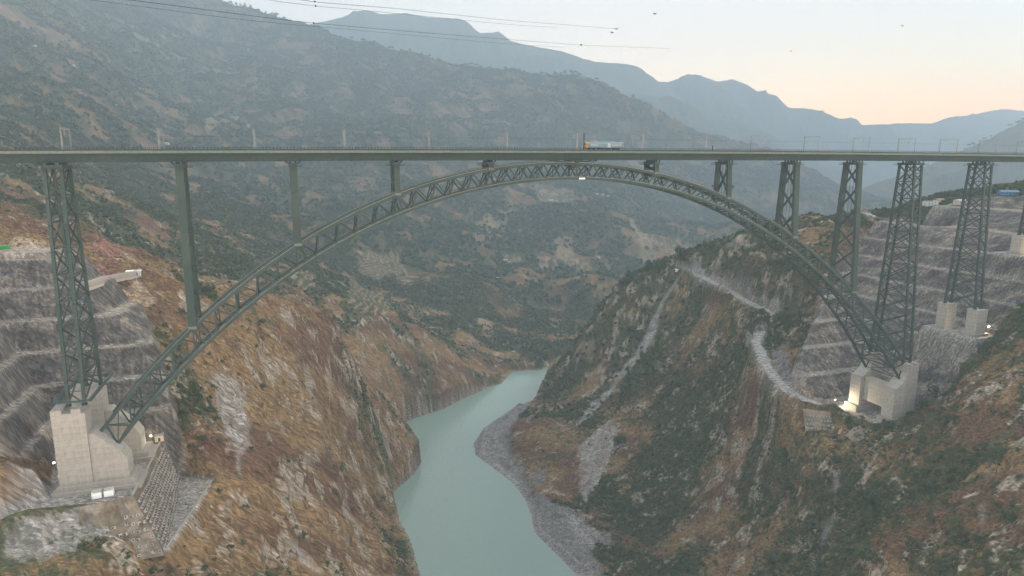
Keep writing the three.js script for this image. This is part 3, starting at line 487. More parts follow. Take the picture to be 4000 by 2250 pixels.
// arch
const P4 = (c, s) => (((c[0] * s + c[1]) * s + c[2]) * s + c[3]) * s + c[4];
const upY = s => P4([-7.62540097e-9, 2.70130875e-7, -1.87784668e-3, -2.89198878e-2, 335.046], s) - 0.65;
const loY = s => P4([-9.0073e-9, -7.43192e-8, -1.93964e-3, -1.25273e-2, 326.367], s) + 0.6;
const ribT = y => 5 + (334 - y) * 0.062;
{
  const a = inFrame('arch_span', 'great green steel truss arch of two ribs springing across the gorge', 'arch');
  const U = [], Lo = [], N0 = -24, N1 = 25, st = 9.4;
  for (let i = N0; i <= N1; i++) { const s = Math.min(i * st, 234); U.push([s, upY(s)]); }
  U.unshift([-229, upY(-229)]);
  const low = s => { const k = (upY(s + 0.5) - upY(s - 0.5)), q = s + 7.3 * k / Math.sqrt(1 + k * k); return [q, loY(q)]; };
  for (let i = 0; i + 1 < U.length; i++) Lo.push(low((U[i][0] + U[i + 1][0]) / 2));
  Lo.unshift([-221.5, loY(-221.5)]); Lo[Lo.length - 1][0] < 229 && Lo.push([230.2, loY(230.2)]);
  const pt = ([s, y], q) => V(s, y, q * ribT(y));
  for (const q of [1, -1]) {
    const rib = sub(a, 'arch_rib');
    for (let i = 0; i + 1 < U.length; i++) bar(rib, 'upper_chord', pt(U[i], q), pt(U[i + 1], q), 1.15, 1.3, steel());
    for (let i = 0; i + 1 < Lo.length; i++) bar(rib, 'lower_chord', pt(Lo[i], q), pt(Lo[i + 1], q), 1.15, 1.25, steel());
    for (let i = 0; i < U.length; i++) {
      if (Lo[i]) bar(rib, 'diagonal', pt(U[i], q), pt(Lo[i], q), 0.62, 0.62, steel());
      if (Lo[i + 1]) bar(rib, 'diagonal', pt(U[i], q), pt(Lo[i + 1], q), 0.62, 0.62, steel());
    }
    for (let n = -4; n <= 4; n++) { const s = n * SPAN, p = pt([s, upY(s)], q); const k = low(s); bar(rib, 'post', p, pt(k, q), 0.7, 0.7, steel()); for (const e of [-1, 1]) bar(rib, 'gusset', V(s + e * 1.2, p.y - 0.5, p.z), V(s + e * 2.9, upY(s + e * 2.9) - 0.9, p.z), 0.5, 1.3, steel()); }
    // walkways with handrails on both chords, pale service pipes beside them
    for (const [F, w] of [[upY, 0.65], [loY, 0.6]]) {
      const gs = [], gp = []; const P = (s, h, o) => V(s, F(s) + w + h, q * (ribT(F(s)) + o));
      for (let s = -218; s < 224; s += 2.35) { if (Math.abs(((s % SPAN) + SPAN) % SPAN) < 1.6) continue; for (const o of [-0.5, 0.5]) gs.push(barGeo(P(s, 0, o), P(s, 1.15, o), 0.06, 0.06)); }
      for (let s = -218; s < 222; s += 4.7) { for (const o of [-0.5, 0.5]) for (const h of [0.6, 1.12]) gs.push(barGeo(P(s, h, o), P(s + 4.7, h, o), 0.05, 0.05)); gp.push(rodGeo(P(s, 0.16, 0.25), P(s + 4.7, 0.16, 0.25), 0.3)); }
      const r = part(rib, 'walkway_railing', mergeGeometries(gs), galv2()); r.userData.kind = 'stuff'; part(rib, 'service_pipe', mergeGeometries(gp), std(0.24, 0.245, 0.22, 0.6));
    }
  }
  const br = sub(a, 'lateral_bracing');
  for (let i = 1; i < U.length; i++) {
    bar(br, 'cross_strut', pt(U[i], 1), pt(U[i], -1), 0.5, 0.5, steel());
    if (i + 1 < U.length) for (const q of [1, -1]) bar(br, 'brace', pt(U[i], q), pt(U[i + 1], -q), 0.36, 0.36, steel());
  }
  for (let i = 1; i < Lo.length; i++) {
    bar(br, 'cross_strut', pt(Lo[i], 1), pt(Lo[i], -1), 0.5, 0.5, steel());
    if (i + 1 < Lo.length) for (const q of [1, -1]) bar(br, 'brace', pt(Lo[i], q), pt(Lo[i + 1], -q), 0.36, 0.36, steel());
    if (U[i]) { bar(br, 'frame_brace', pt(U[i], 1), pt(Lo[i], -1), 0.36, 0.36, steel()); bar(br, 'frame_brace', pt(U[i], -1), pt(Lo[i], 1), 0.36, 0.36, steel()); }
  }
  for (const q of [1, -1]) { // hinged feet
    for (const [A, Bq] of [[U[0], Lo[0]], [U[U.length - 1], Lo[Lo.length - 1]]]) bar(a, 'bearing_shoe', pt(A, q), pt(Bq, q), 2.2, 1.0, darkSteel);
  }
  const y0 = loY(2.6); box(a, 'notice_board', 2.6, y0 - 0.05, ribT(y0) + 0.64, 3.4, 0.75, 0.08, white);
  // saddle that carries the deck at the crown
  const sd = sub(a, 'crown_saddle'); const yb = deckY(0) - 5.2;
  box(sd, 'bearing_beam', 0, yb - 0.35, 0, 7, 0.7, 9.6, darkSteel); for (const q of [-1, 1]) { bar(sd, 'bracket', V(-1, upY(0) + 0.6, q * 4.9), V(-12, yb - 0.2, q * 3.4), 0.5, 0.5, darkSteel); bar(sd, 'bracket', V(1, upY(0) + 0.6, q * 4.9), V(12, yb - 0.2, q * 3.4), 0.5, 0.5, darkSteel); box(sd, 'bearing', 0, (upY(0) + 0.65 + yb) / 2, q * 4.9, 2.4, Math.max(0.3, yb - upY(0) - 0.7), 1.3, steel()); }
}
function galv2() { return galv2.m ||= std(0.09, 0.11, 0.10, 0.7); }

// cap, platform and bearings shared by piers and towers
function pierHead(p, half, along, yTop) {
  const cap = sub(p, 'pier_head');
  box(cap, 'cap_beam', 0, yTop - 1.55, 0, along, 1.3, 2 * half + 2.6, steel());
  box(cap, 'platform', 0, yTop - 2.35, 0, along + 3.8, 0.18, 2 * half + 5.2, steel());
  for (const e of [-1, 1]) for (const q of [-1, -0.4, 0.4, 1]) box(cap, 'bearing', e * along * 0.3, yTop - 0.45, q * half * 0.72, 0.7, 0.9, 0.8, darkSteel);
  for (const e of [-1, 1]) bar(cap, 'outrigger', V(e * (along / 2 - 0.2), yTop - 1.0, half), V(e * (along / 2 + 1.4), yTop - 0.15, half * 0.8), 0.5, 0.5, darkSteel);
  const gs = [], X = along / 2 + 1.8, Z = half + 2.5;
  for (const e of [-1, 1]) { for (let z = -Z; z <= Z + 0.01; z += Z / 5) gs.push(boxGeo(e * X, yTop - 1.72, z, 0.07, 1.1, 0.07)); for (let x = -X; x <= X; x += X / 3) gs.push(boxGeo(x, yTop - 1.72, e * Z, 0.07, 1.1, 0.07)); for (const h of [1.72, 1.2]) { gs.push(boxGeo(e * X, yTop - h, 0, 0.05, 0.05, 2 * Z)); gs.push(boxGeo(0, yTop - h, e * Z, 2 * X, 0.05, 0.05)); } }
  const r = part(cap, 'railing', mergeGeometries(gs), galv2()); r.userData.kind = 'stuff';
}
// two-legged piers standing on the arch
const nth = ['', 'first', 'second', 'third', 'fourth'];
for (let n = -4; n <= 4; n++) {
  if (!n) continue;
  const s = n * SPAN, y0 = upY(s) + 0.6, yT = deckY(s) - 5.2, H = yT - y0, tall = Math.abs(n) >= 3;
  const p = thing('arch_pier', `green steel arch pier, ${nth[Math.abs(n)]} from the crown towards the ${n < 0 ? 'anchored wall' : 'curved grey road'}`, 'bridge pier', bridge(s, 0, 0).toArray(), TH, 'piers standing on the arch');
  const w = tall ? 3.3 : Math.abs(n) === 2 ? 2.7 : 2.6, tw = tall ? 2.1 : 1.7, at = (y, q, dx = 0) => V(dx, y, q * ribT(y) * (y > yT - 3 ? 1 : 1));
  for (const q of [1, -1]) {
    const nseg = Math.max(1, Math.round((H - 2.4) / 13)), lg = sub(p, 'leg');
    for (let i = 0; i < nseg; i++) {
      const a = mix(y0, yT - 2.3, i / nseg), b = mix(y0, yT - 2.3, (i + 1) / nseg);
      bar(lg, 'leg_segment', at(a + 0.16, q), at(b - 0.16, q), w, tw, steel(), V(0, 0, 1));
      bar(lg, 'splice', at(b - 0.2, q), at(b + 0.16, q), w - 0.24, tw - 0.24, darkSteel, V(0, 0, 1));
    }
    bar(lg, 'foot_plate', at(y0 - 0.7, q), at(y0 + 0.5, q), w + 0.15, tw + 0.2, fasciaMats[2], V(0, 0, 1));
    if (tall || n === 2 || n === -2) for (const e of [-1, 1]) { box(lg, 'step_platform', e * (w / 2 + 0.7), y0 + 5.4, at(y0 + 5, q).z, 1.4, 0.12, 1.6, galv2()); box(lg, 'step_rail', e * (w / 2 + 1.35), y0 + 6.2, at(y0 + 5, q).z, 0.08, 1.4, 1.6, galv2()); }
    const gs = []; for (let y = y0 + 3; y < yT - 3; y += 1.6) for (const e of [-1, 1]) gs.push(boxGeo(e * (w / 2 + 0.18), y, at(y, q).z, 0.36, 0.1, 0.2)); if (gs.length) part(lg, 'rung_set', mergeGeometries(gs), galv2());
  }
  const nx = Math.max(1, Math.round((H - 3) / 12));
  for (let i = 0; i < nx; i++) { const a = mix(y0 + 0.6, yT - 3, i / nx), b = mix(y0 + 0.6, yT - 3, (i + 1) / nx); for (const q of [1, -1]) bar(p, 'cross_brace', at(a, q), at(b, -q), 0.95, 0.95, steel(), V(0, 0, 1)); }
  if (H > 8) for (const z of [-1.3, 1.3]) bar(p, 'drain_pipe', V(0.4, y0 + 1, z), V(0.4, yT - 2.4, z), 0.2, 0.2, galv2());
  pierHead(p, ribT(yT - 2), w + 0.5, yT);
}
// four-legged lattice towers
function tower(s, yBase, halfBase, along, label, halfTop = 5.4) {
  const yT = deckY(s) - 5.2, p = thing('trestle_tower', label, 'bridge tower', bridge(s, 0, 0).toArray(), TH, 'lattice towers under the deck'), top = yT - 2.3;
  const at = (y, e, q) => V(e * along, y, q * mix(halfBase, halfTop, (y - yBase) / (top - yBase)));
  const n = Math.round((top - yBase) / 11), ys = Array.from({ length: n + 1 }, (_, i) => mix(yBase, top, i / n));
  for (const e of [-1, 1]) for (const q of [-1, 1]) { const lg = sub(p, 'leg'); for (let i = 0; i < n; i++) { bar(lg, 'leg_segment', at(ys[i], e, q), at(ys[i + 1], e, q), 1.25, 1.25, steel(), V(0, 0, 1)); bar(lg, 'splice', at(ys[i + 1] - 1.6, e, q), at(ys[i + 1] - 0.9, e, q), 1.34, 1.34, darkSteel, V(0, 0, 1)); } }
  for (let i = 0; i < n; i++) {
    const a = ys[i], b = ys[i + 1], m = (a + b) / 2;
    for (const q of [-1, 1]) { for (const [c, d] of [[a, m], [m, b]]) { const f = (c === a) === (i % 2 === 0) ? 1 : -1; bar(p, 'diagonal', at(c, f, q), at(d, -f, q), 0.42, 0.5, steel()); bar(p, 'strut', at(d, 1, q), at(d, -1, q), 0.26, 0.3, steel()); } }
    for (const e of [-1, 1]) { bar(p, 'diagonal', at(a, e, 1), at(b, e, -1), 0.5, 0.55, steel()); bar(p, 'diagonal', at(a, e, -1), at(b, e, 1), 0.5, 0.55, steel()); bar(p, 'strut', at(b, e, 1), at(b, e, -1), 0.3, 0.34, steel()); }
    const k = at(m, 0, 1).z; for (const e of [-1, 1]) bar(p, 'plan_brace', at(b, e, 1), at(b, -e, -1), 0.22, 0.22, steel());
  }
  for (const [x, z] of [[-0.9, -0.9], [0.9, -0.9], [-0.9, 0.9], [0.9, 0.9]]) bar(p, 'ladder_rail', V(x, yBase, z), V(x, top, z), 0.12, 0.12, galv2());
  for (const e of [-1, 1]) for (const q of [-1, 1]) box(p, 'base_plate', e * along, yBase - 0.35, q * halfBase, 1.9, 0.7, 1.9, darkSteel);
  pierHead(p, halfTop, along * 2 + 1.6, yT); return p;
}
const tw0 = tower(-5 * SPAN, 234, 14, 3.0, 'tall lattice steel tower on concrete blocks beside the wall of anchor blocks');
tower(5 * SPAN, 206, 13.6, 3.0, 'tallest lattice steel tower, on the concrete foundation where the arch lands by the road');
tower(296.6, 237.5, 11, 2.9, 'lattice steel tower standing on two concrete plinths on the cut slope');
tower(358, 284, 8.6, 2.9, 'short lattice steel tower further up the benched cut slope');
tower(-5 * SPAN - 61.6, 268, 9, 3.0, 'lattice steel tower on top of the sandy hill');
// walkway round the foot of the left tower
{
  const w = sub(tw0, 'base_walkway'); const y = 236.6;
  for (const e of [-1, 1]) box(w, 'walkway_beam', e * 6.4, y, 0, 1.4, 0.5, 36, steels[1]);
  for (const q of [-1, 1]) box(w, 'walkway_beam', 0, y, q * 18.7, 14.2, 0.5, 1.4, steels[1]);
  const gs = []; for (const e of [-1, 1]) { for (let z = -18; z <= 18; z += 2) gs.push(boxGeo(e * 6.95, y + 0.8, z, 0.07, 1.2, 0.07)); for (const h of [0.6, 1, 1.4]) gs.push(boxGeo(e * 6.95, y + h, 0, 0.06, 0.06, 37)); for (const h of [0.6, 1, 1.4]) gs.push(boxGeo(0, y + h, e * 19.2, 14, 0.06, 0.06)); }
  const r = part(w, 'railing', mergeGeometries(gs), galv2()); r.userData.kind = 'stuff';
}

// ---------------------------------------------------------------- foundations
function prismS(pts, t0, t1) {     // outline in (s, y) drawn out across the bridge
  const sh = new THREE.Shape(pts.map(([s, y]) => new THREE.Vector2(s, y)));
  const g = new THREE.ExtrudeGeometry(sh, { depth: t1 - t0, bevelEnabled: true, bevelSize: 0.08, bevelThickness: 0.08, bevelSegments: 1 }).translate(0, 0, t0);
  const uv = g.attributes.uv, po = g.attributes.position, no = g.attributes.normal; for (let i = 0; i < uv.count; i++) uv.setXY(i, (Math.abs(no.getX(i)) > 0.6 ? po.getZ(i) : po.getX(i)) / 11, po.getY(i) / 11);
  return g;
}
{
  for (const q of [1, -1]) {
    const f = inFrame('bridge_foundation', q > 0 ? 'pale concrete foundation with tall block and sloping arch seat, bordering the fenced road' : 'pale concrete foundation with sloping arch seat, between the dark cut face and the anchored wall', 'foundation', 'foundations at the tower by the anchored wall');
    const c = q * 14, z0 = c - 5.2, z1 = c + 5.2;
    part(f, 'tower_block', prismS([[-243.5, 200], [-231.2, 200], [-231.2, 231.2], [-232.6, 231.2], [-232.6, 233.3], [-236, 233.3], [-236, 231.6], [-239.5, 231.6], [-239.5, 233.3], [-243.5, 233.3]], z0 + 0.4, z1 - 0.4), concrete);
    part(f, 'arch_seat', prismS([[-231.1, 200], [-217.4, 200], [-217.4, 208], [-219.8, 212.2], [-229.2, 221.4], [-231.1, 221.4]], z0, z1 - 1.2), concrete);
    part(f, 'footing', prismS([[-249, 195.5], [-214.4, 195.5], [-214.4, 199.9], [-244, 199.9]], z0 - 1.2, z1 + 1.4), concrete2);
    part(f, 'footing_step', prismS([[-246, 195.5], [-212.6, 195.5], [-212.6, 197.6], [-214.3, 197.6], [-246, 197.6]], z0 - 2.6, z1 + 2.6), concrete2);
  }
  const f = inFrame('bridge_foundation', 'large pale concrete foundation with an opening under its cross wall, beside the grey road', 'foundation');
  for (const q of [1, -1]) {
    const c = q * 13.6, z0 = c - 4.6, z1 = c + 4.6;
    part(f, 'tower_block', prismS([[231.6, 164], [240.6, 164], [240.6, 206], [237.2, 206], [237.2, 204.6], [235, 204.6], [235, 206], [231.6, 206]], z0 + 0.5, z1 - 0.3), concDark2());
    part(f, 'arch_seat', prismS([[222.5, 164], [231.5, 164], [231.5, 200], [229.4, 194.2], [224.5, 190.4], [222.5, 190.4]], z0, z1 - 0.6), concrete);
    part(f, 'footing', prismS([[220, 163], [243, 163], [243, 169.5], [220, 169.5]], z0 - 0.9, z1 + 0.2), concrete2);
  }
  part(f, 'cross_wall', prismS([[225.4, 174], [230.6, 174], [230.6, 190.2], [225.4, 190.2]], -8.9, 8.9), concrete);
  const sc = sub(f, 'scaffold_stair'); for (const [t, h] of [[6.5, 9], [-19.2, 11]]) for (let k = 0; k < h; k += 1.4) { for (const e of [0, 1]) bar(sc, 'scaffold_bar', V(221.2 + e, 165 + k, t), V(221.2 + e, 166.4 + k, t + 1.2), 0.08, 0.08, darkSteel); bar(sc, 'scaffold_bar', V(221.2, 165 + k, t + 1.2), V(222.2, 166.4 + k, t), 0.08, 0.08, darkSteel); }
  for (const q of [1, -1]) {
    const p = inFrame('concrete_plinth', `pale concrete plinth under the lattice tower on the cut slope, its ${q > 0 ? 'lamp-lit outer' : 'inner'} one`, 'plinth', 'plinths on the cut slope'); part(p, 'block', prismS([[292, 218], [301.2, 218], [301.2, 236.8], [292, 236.8]], q * 11 - 3.8, q * 11 + 3.8), concrete); part(p, 'footing', prismS([[290, 217], [303.2, 217], [303.2, 220.4], [290, 220.4]], q * 11 - 5, q * 11 + 5), concrete2);
    const r = inFrame('concrete_plinth', `pale concrete plinth high on the benched cut slope, its ${q > 0 ? 'lamp-lit outer' : 'inner'} one`, 'plinth', 'plinths on the cut slope'); part(r, 'block', prismS([[353.4, 269], [362.6, 269], [362.6, 283.3], [353.4, 283.3]], q * 8.6 - 3.6, q * 8.6 + 3.6), concrete); part(r, 'footing', prismS([[351.6, 268], [364.4, 268], [364.4, 271.2], [351.6, 271.2]], q * 8.6 - 4.6, q * 8.6 + 4.6), concrete2);
  }
}
function concDark2() { return concDark2.m ||= std(0.26, 0.245, 0.222, 0.9, { map: concGrain }); }

// ---------------------------------------------------------------- on the deck
const portalS = [-268, -230.5, -194.8, -156.8, -117.6, -78.2, -38.7, -0.6, 37.8, 77.2, 116.4, 155.1, 193, 229.8, 265.6, 301.1, 337, 373];
{
  const p0 = thing('catenary_portal', 'grey steel portal frame over the railway track', 'catenary portal', [0, 0, 0], TH, 'catenary portals along the track');
  for (const q of [1, -1]) { const m = sub(p0, 'mast'); for (const [e, f] of [[-1, -1], [1, -1], [1, 1], [-1, 1]]) bar(m, 'mast_angle', V(e * 0.2, 0, q * 6.1 + f * 0.2), V(e * 0.16, 9.3, q * 6.1 + f * 0.16), 0.1, 0.1, galv); for (let y = 0.2; y < 8.8; y += 0.8) { bar(m, 'lacing', V(-0.2, y, q * 6.1 + 0.2), V(0.2, y + 0.8, q * 6.1 + 0.2), 0.06, 0.06, galv); bar(m, 'lacing', V(0.2, y, q * 6.1 - 0.2), V(-0.2, y + 0.8, q * 6.1 - 0.2), 0.06, 0.06, galv); } box(m, 'mast_foot', 0, 0.1, q * 6.1, 0.8, 0.3, 0.8, darkSteel); }
  for (const [y, x] of [[9.1, -0.2], [9.1, 0.2], [8.6, -0.2], [8.6, 0.2]]) bar(p0, 'beam_chord', V(x, y, -6.4), V(x, y, 6.4), 0.11, 0.11, galv);
  for (let z = -6; z < 6; z += 1) bar(p0, 'beam_lacing', V(-0.2, 8.6, z), V(-0.2, 9.1, z + 1), 0.06, 0.06, galv);
  bar(p0, 'drop_post', V(0, 8.6, 1.4), V(0, 5.9, 1.4), 0.2, 0.2, galv); bar(p0, 'cantilever_arm', V(0, 6.3, 1.4), V(0, 6.9, -0.1), 0.09, 0.09, galv); bar(p0, 'steady_arm', V(0, 6.0, 1.4), V(0, 5.8, 0), 0.07, 0.07, galv);
  bar(p0, 'insulator', V(0, 6.38, 1.2), V(0, 6.55, 0.8), 0.2, 0.2, std(0.2, 0.1, 0.06, 0.4));
  portalS.forEach((s, i) => { const o = i ? p0.clone() : p0; if (i) { o.name = numbered('catenary_portal'); scene.add(o); } o.position.copy(bridge(s, deckY(s) - 0.2, 0)); });
  const w = inFrame('overhead_wire', 'thin overhead contact and carrier wires strung between the track portals', 'wire'), gs = [], gc = [];
  for (let i = 0; i + 1 < portalS.length; i++) { const a = portalS[i], b = portalS[i + 1]; gs.push(rodGeo(V(a, deckY(a) + 5.7, 0), V(b, deckY(b) + 5.7, 0), 0.035)); for (let k = 0; k < 6; k++) { const s0 = mix(a, b, k / 6), s1 = mix(a, b, (k + 1) / 6), f = t => 6.8 - 1.0 * 4 * t * (1 - t); gc.push(rodGeo(V(s0, deckY(s0) + f(k / 6), 0), V(s1, deckY(s1) + f((k + 1) / 6), 0), 0.035)); } }
  part(w, 'contact_wire', mergeGeometries(gs), darkSteel); part(w, 'carrier_wire', mergeGeometries(gc), darkSteel);
}
// rail vehicle
{
  const L = 22.6, s0 = 17.6, t = thing('locomotive', 'blue and white railway vehicle with a yellow cab end standing on the bridge', 'locomotive', bridge(s0, deckY(s0) + 0.28, 0).toArray(), TH);
  const blue = std(0.09, 0.16, 0.2, 0.45), cream = std(0.16, 0.19, 0.20, 0.6), yellow = std(0.36, 0.21, 0.05, 0.6), roofM = std(0.22, 0.24, 0.24, 0.6), teal = std(0.12, 0.27, 0.27, 0.5), grey = std(0.33, 0.35, 0.37, 0.6);
  const body = new THREE.Shape([[-1.45, 0.95], [1.45, 0.95], [1.45, 3.1], [1.1, 3.75], [0.6, 3.95], [-0.6, 3.95], [-1.1, 3.75], [-1.45, 3.1]].map(p => new THREE.Vector2(...p)));
  const ex = (sh, x0, x1) => new THREE.ExtrudeGeometry(sh, { depth: x1 - x0, bevelEnabled: true, bevelSize: 0.05, bevelThickness: 0.05, bevelSegments: 1 }).rotateY(Math.PI / 2).translate(x0, 0, 0);
  part(t, 'body', ex(body, -L / 2 + 1.7, L / 2 - 0.2), cream);
  const cab = sub(t, 'cab'); part(cab, 'cab_shell', ex(body, -L / 2 + 0.25, -L / 2 + 1.6), yellow); box(cab, 'windscreen', -L / 2 + 0.18, 2.95, 0, 0.06, 0.8, 2.1, glass); for (const q of [-1, 1]) { box(cab, 'side_window', -L / 2 + 0.95, 2.8, q * 1.51, 0.8, 0.7, 0.04, glass); }
  for (const q of [-1, 1]) {
    const side = sub(t, 'side_panel'); box(side, 'lower_band', 0.8, 1.25, q * 1.52, L - 2.6, 0.75, 0.05, blue); box(side, 'teal_band', 0.8, 1.78, q * 1.515, L - 2.6, 0.26, 0.05, teal); box(side, 'eaves_band', 0.8, 3.08, q * 1.515, L - 2.6, 0.14, 0.05, blue);
    for (const x of [-7.8, -6.7, -5.6, -4.5, 4.6, 5.7, 6.8, 7.9, 9.2]) box(side, 'window', x, 2.42, q * 1.52, 0.72, 0.62, 0.05, std(0.36, 0.38, 0.39, 0.5));
    for (const x of [-8.8, -0.4, 3.6]) box(side, 'door_post', x, 2.3, q * 1.53, 0.4, 1.7, 0.06, blue); box(side, 'grey_shutter', 2.5, 2.2, q * 1.535, 1.8, 2.1, 0.06, grey);
    box(side, 'end_rail', L / 2 - 0.25, 2.3, q * 1.4, 0.1, 1.6, 0.1, blue);
  }
  for (const x of [-7.2, 7.2]) { const b = sub(t, 'bogie'); box(b, 'frame', x, 0.62, 0, 3.9, 0.4, 2.3, darkSteel); for (const w of [-1.3, 1.3]) for (const q of [-1, 1]) { const c = part(b, 'wheel', unitCyl, darkSteel); c.rotation.x = Math.PI / 2; c.position.set(x + w, 0.46, q * 0.84); c.scale.set(0.92, 0.14, 0.92); } }
  box(t, 'underframe', 0.5, 0.82, 0, L - 1.4, 0.24, 2.7, darkSteel); box(t, 'tank', -1.5, 0.5, 0, 3.4, 0.5, 2.2, rubber); box(t, 'battery_box', 2.6, 0.52, 0, 2.2, 0.5, 2.3, darkSteel);
  const roof = sub(t, 'roof'); box(roof, 'roof_panel', -5.5, 4.05, 0, 6, 0.16, 1.5, roofM);
  const cage = sub(t, 'roof_platform'); for (let x = -3.2; x <= 4.4; x += 0.95) { bar(cage, 'cage_post', V(x, 3.95, 0.7), V(x, 4.75, 0.7), 0.08, 0.08, teal); bar(cage, 'cage_post', V(x, 3.95, -0.7), V(x, 4.75, -0.7), 0.08, 0.08, teal); } for (const q of [-0.7, 0.7]) for (const h of [4.4, 4.75]) bar(cage, 'cage_rail', V(-3.2, h, q), V(4.4, h, q), 0.07, 0.07, teal);
  box(t, 'roof_box', 5.5, 4.25, 0, 1.3, 0.5, 1, teal); const pg = sub(t, 'pantograph'); bar(pg, 'lower_arm', V(7, 4.05, 0), V(8.2, 4.6, 0), 0.12, 0.12, darkSteel); bar(pg, 'upper_arm', V(8.2, 4.6, 0), V(9.2, 4.2, 0), 0.1, 0.1, darkSteel); bar(pg, 'pan_head', V(8.2, 4.65, -0.8), V(8.2, 4.65, 0.8), 0.1, 0.1, darkSteel);
  for (const e of [-1, 1]) for (const q of [-0.9, 0.9]) bar(t, 'buffer', V(e * (L / 2 - 0.3), 1.05, q), V(e * (L / 2 + 0.2), 1.05, q), 0.35, 0.35, darkSteel);
}
// mast beside it, short post further on
{
  const s = 3.6, m = thing('signal_mast', 'tall dark mast with a ladder standing on the deck beside the rail vehicle', 'mast', bridge(s, deckY(s) - 0.2, 5.2).toArray(), TH);
  bar(m, 'post', V(0, 0, 0), V(0, 8.9, 0), 0.42, 0.42, darkSteel); const l = sub(m, 'ladder'); for (const x of [-0.75, -0.4]) bar(l, 'ladder_rail', V(x, 0.6, 0), V(x, 8.4, 0), 0.06, 0.06, galv); for (let y = 0.8; y < 8.4; y += 0.5) bar(l, 'rung', V(-0.75, y, 0), V(-0.4, y, 0), 0.05, 0.05, galv); bar(m, 'top_bracket', V(-0.7, 8.5, 0), V(0, 8.5, 0), 0.08, 0.08, galv); box(m, 'foot', 0, 0.15, 0, 0.9, 0.3, 0.9, darkSteel);
  const s2 = 82, k = thing('relay_post', 'short dark post with a small box at the edge of the deck', 'post', bridge(s2, deckY(s2) - 0.2, 5.4).toArray(), TH); bar(k, 'post', V(0, 0, 0), V(0, 2.6, 0), 0.28, 0.28, darkSteel); box(k, 'box', 0, 2.5, 0.1, 0.5, 0.7, 0.4, darkSteel);
}
// two railway workers
function person(label, s, t, turn, cloth, trousers, bent) {
  const R = 44, sz = 2.0, g = new MarchingCubes(R, cloth, false, false, 60000); g.isolation = 0; g.reset();
  const J = { hip: [0, 0.92, 0], ch: [bent * 0.12, 1.36, 0], nk: [bent * 0.16, 1.52, 0], hd: [bent * 0.2, 1.66, 0] };
  const bones = [[J.hip, J.ch, 0.15, 0.17], [J.ch, J.nk, 0.15, 0.06], [J.nk, J.hd, 0.06, 0.105], [J.hd, [J.hd[0] + 0.02, 1.7, 0], 0.1, 0.1]];
  for (const q of [-1, 1]) { const k = [0.06 * q * bent, 0.5, q * 0.11], f = [-0.02 + 0.1 * q * bent, 0.06, q * 0.12], e = [0.05 + bent * 0.1, 1.12, q * 0.27], h = [0.2 + bent * 0.2, 0.98, q * 0.22]; bones.push([[0, 0.9, q * 0.09], k, 0.1, 0.075], [k, f, 0.075, 0.05], [f, [f[0] + 0.16, 0.05, f[2]], 0.05, 0.045], [[J.ch[0], 1.42, q * 0.17], e, 0.065, 0.05], [e, h, 0.05, 0.038], [h, [h[0] + 0.09, h[1] - 0.02, h[2]], 0.036, 0.02]); }
  for (let z = 0; z < R; z++) for (let y = 0; y < R; y++) for (let x = 0; x < R; x++) {
    const p = [(x / R - 0.5) * sz, (y / R) * sz - 0.1, (z / R - 0.5) * sz]; let m = 9;
    for (const [a, b, r0, r1] of bones) { const ab = [b[0] - a[0], b[1] - a[1], b[2] - a[2]], ap = [p[0] - a[0], p[1] - a[1], p[2] - a[2]], k = clamp((ap[0] * ab[0] + ap[1] * ab[1] + ap[2] * ab[2]) / Math.max(1e-6, ab[0] ** 2 + ab[1] ** 2 + ab[2] ** 2)); const d = Math.hypot(ap[0] - ab[0] * k, ap[1] - ab[1] * k, ap[2] - ab[2] * k) - mix(r0, r1, k); const h = clamp(0.5 + 0.5 * (m - d) / 0.04); m = mix(m, d, h) - 0.04 * h * (1 - h); }
    g.setCell(x, y, z, -m);
  }
  g.update(); const n = g.count, pos = g.positionArray.slice(0, n * 3), nor = g.normalArray.slice(0, n * 3), c = new Float32Array(n * 3);
  for (let i = 0; i < n; i++) { pos[3 * i] = pos[3 * i] / 2 * sz; const y = (pos[3 * i + 1] / 2 + 0.5) * sz - 0.1; pos[3 * i + 1] = y; pos[3 * i + 2] = pos[3 * i + 2] / 2 * sz; const k = y > 1.72 ? [0.6, 0.45, 0.05] : y > 1.5 ? [0.3, 0.17, 0.11] : y > 0.92 ? cloth : trousers; c.set(k, 3 * i); }
  const geo = new THREE.BufferGeometry(); geo.setAttribute('position', new THREE.BufferAttribute(pos, 3)); geo.setAttribute('normal', new THREE.BufferAttribute(nor, 3)); geo.setAttribute('color', new THREE.BufferAttribute(c, 3));
  const o = thing('person', label, 'person', bridge(s, deckY(s) - 0.2, t).toArray(), TH + turn); part(o, 'body', geo, new THREE.MeshStandardMaterial({ vertexColors: true, roughness: 0.85 }));
}
person('person in dark jacket standing on the deck right beside the tall mast', 1.4, 5.9, 0.4, [0.05, 0.06, 0.07], [0.03, 0.03, 0.04], 0.3);
person('person in orange vest on the deck, a few steps from the tall mast', -1.1, 6.1, 2.6, [0.35, 0.12, 0.04], [0.04, 0.045, 0.06], 0.1);
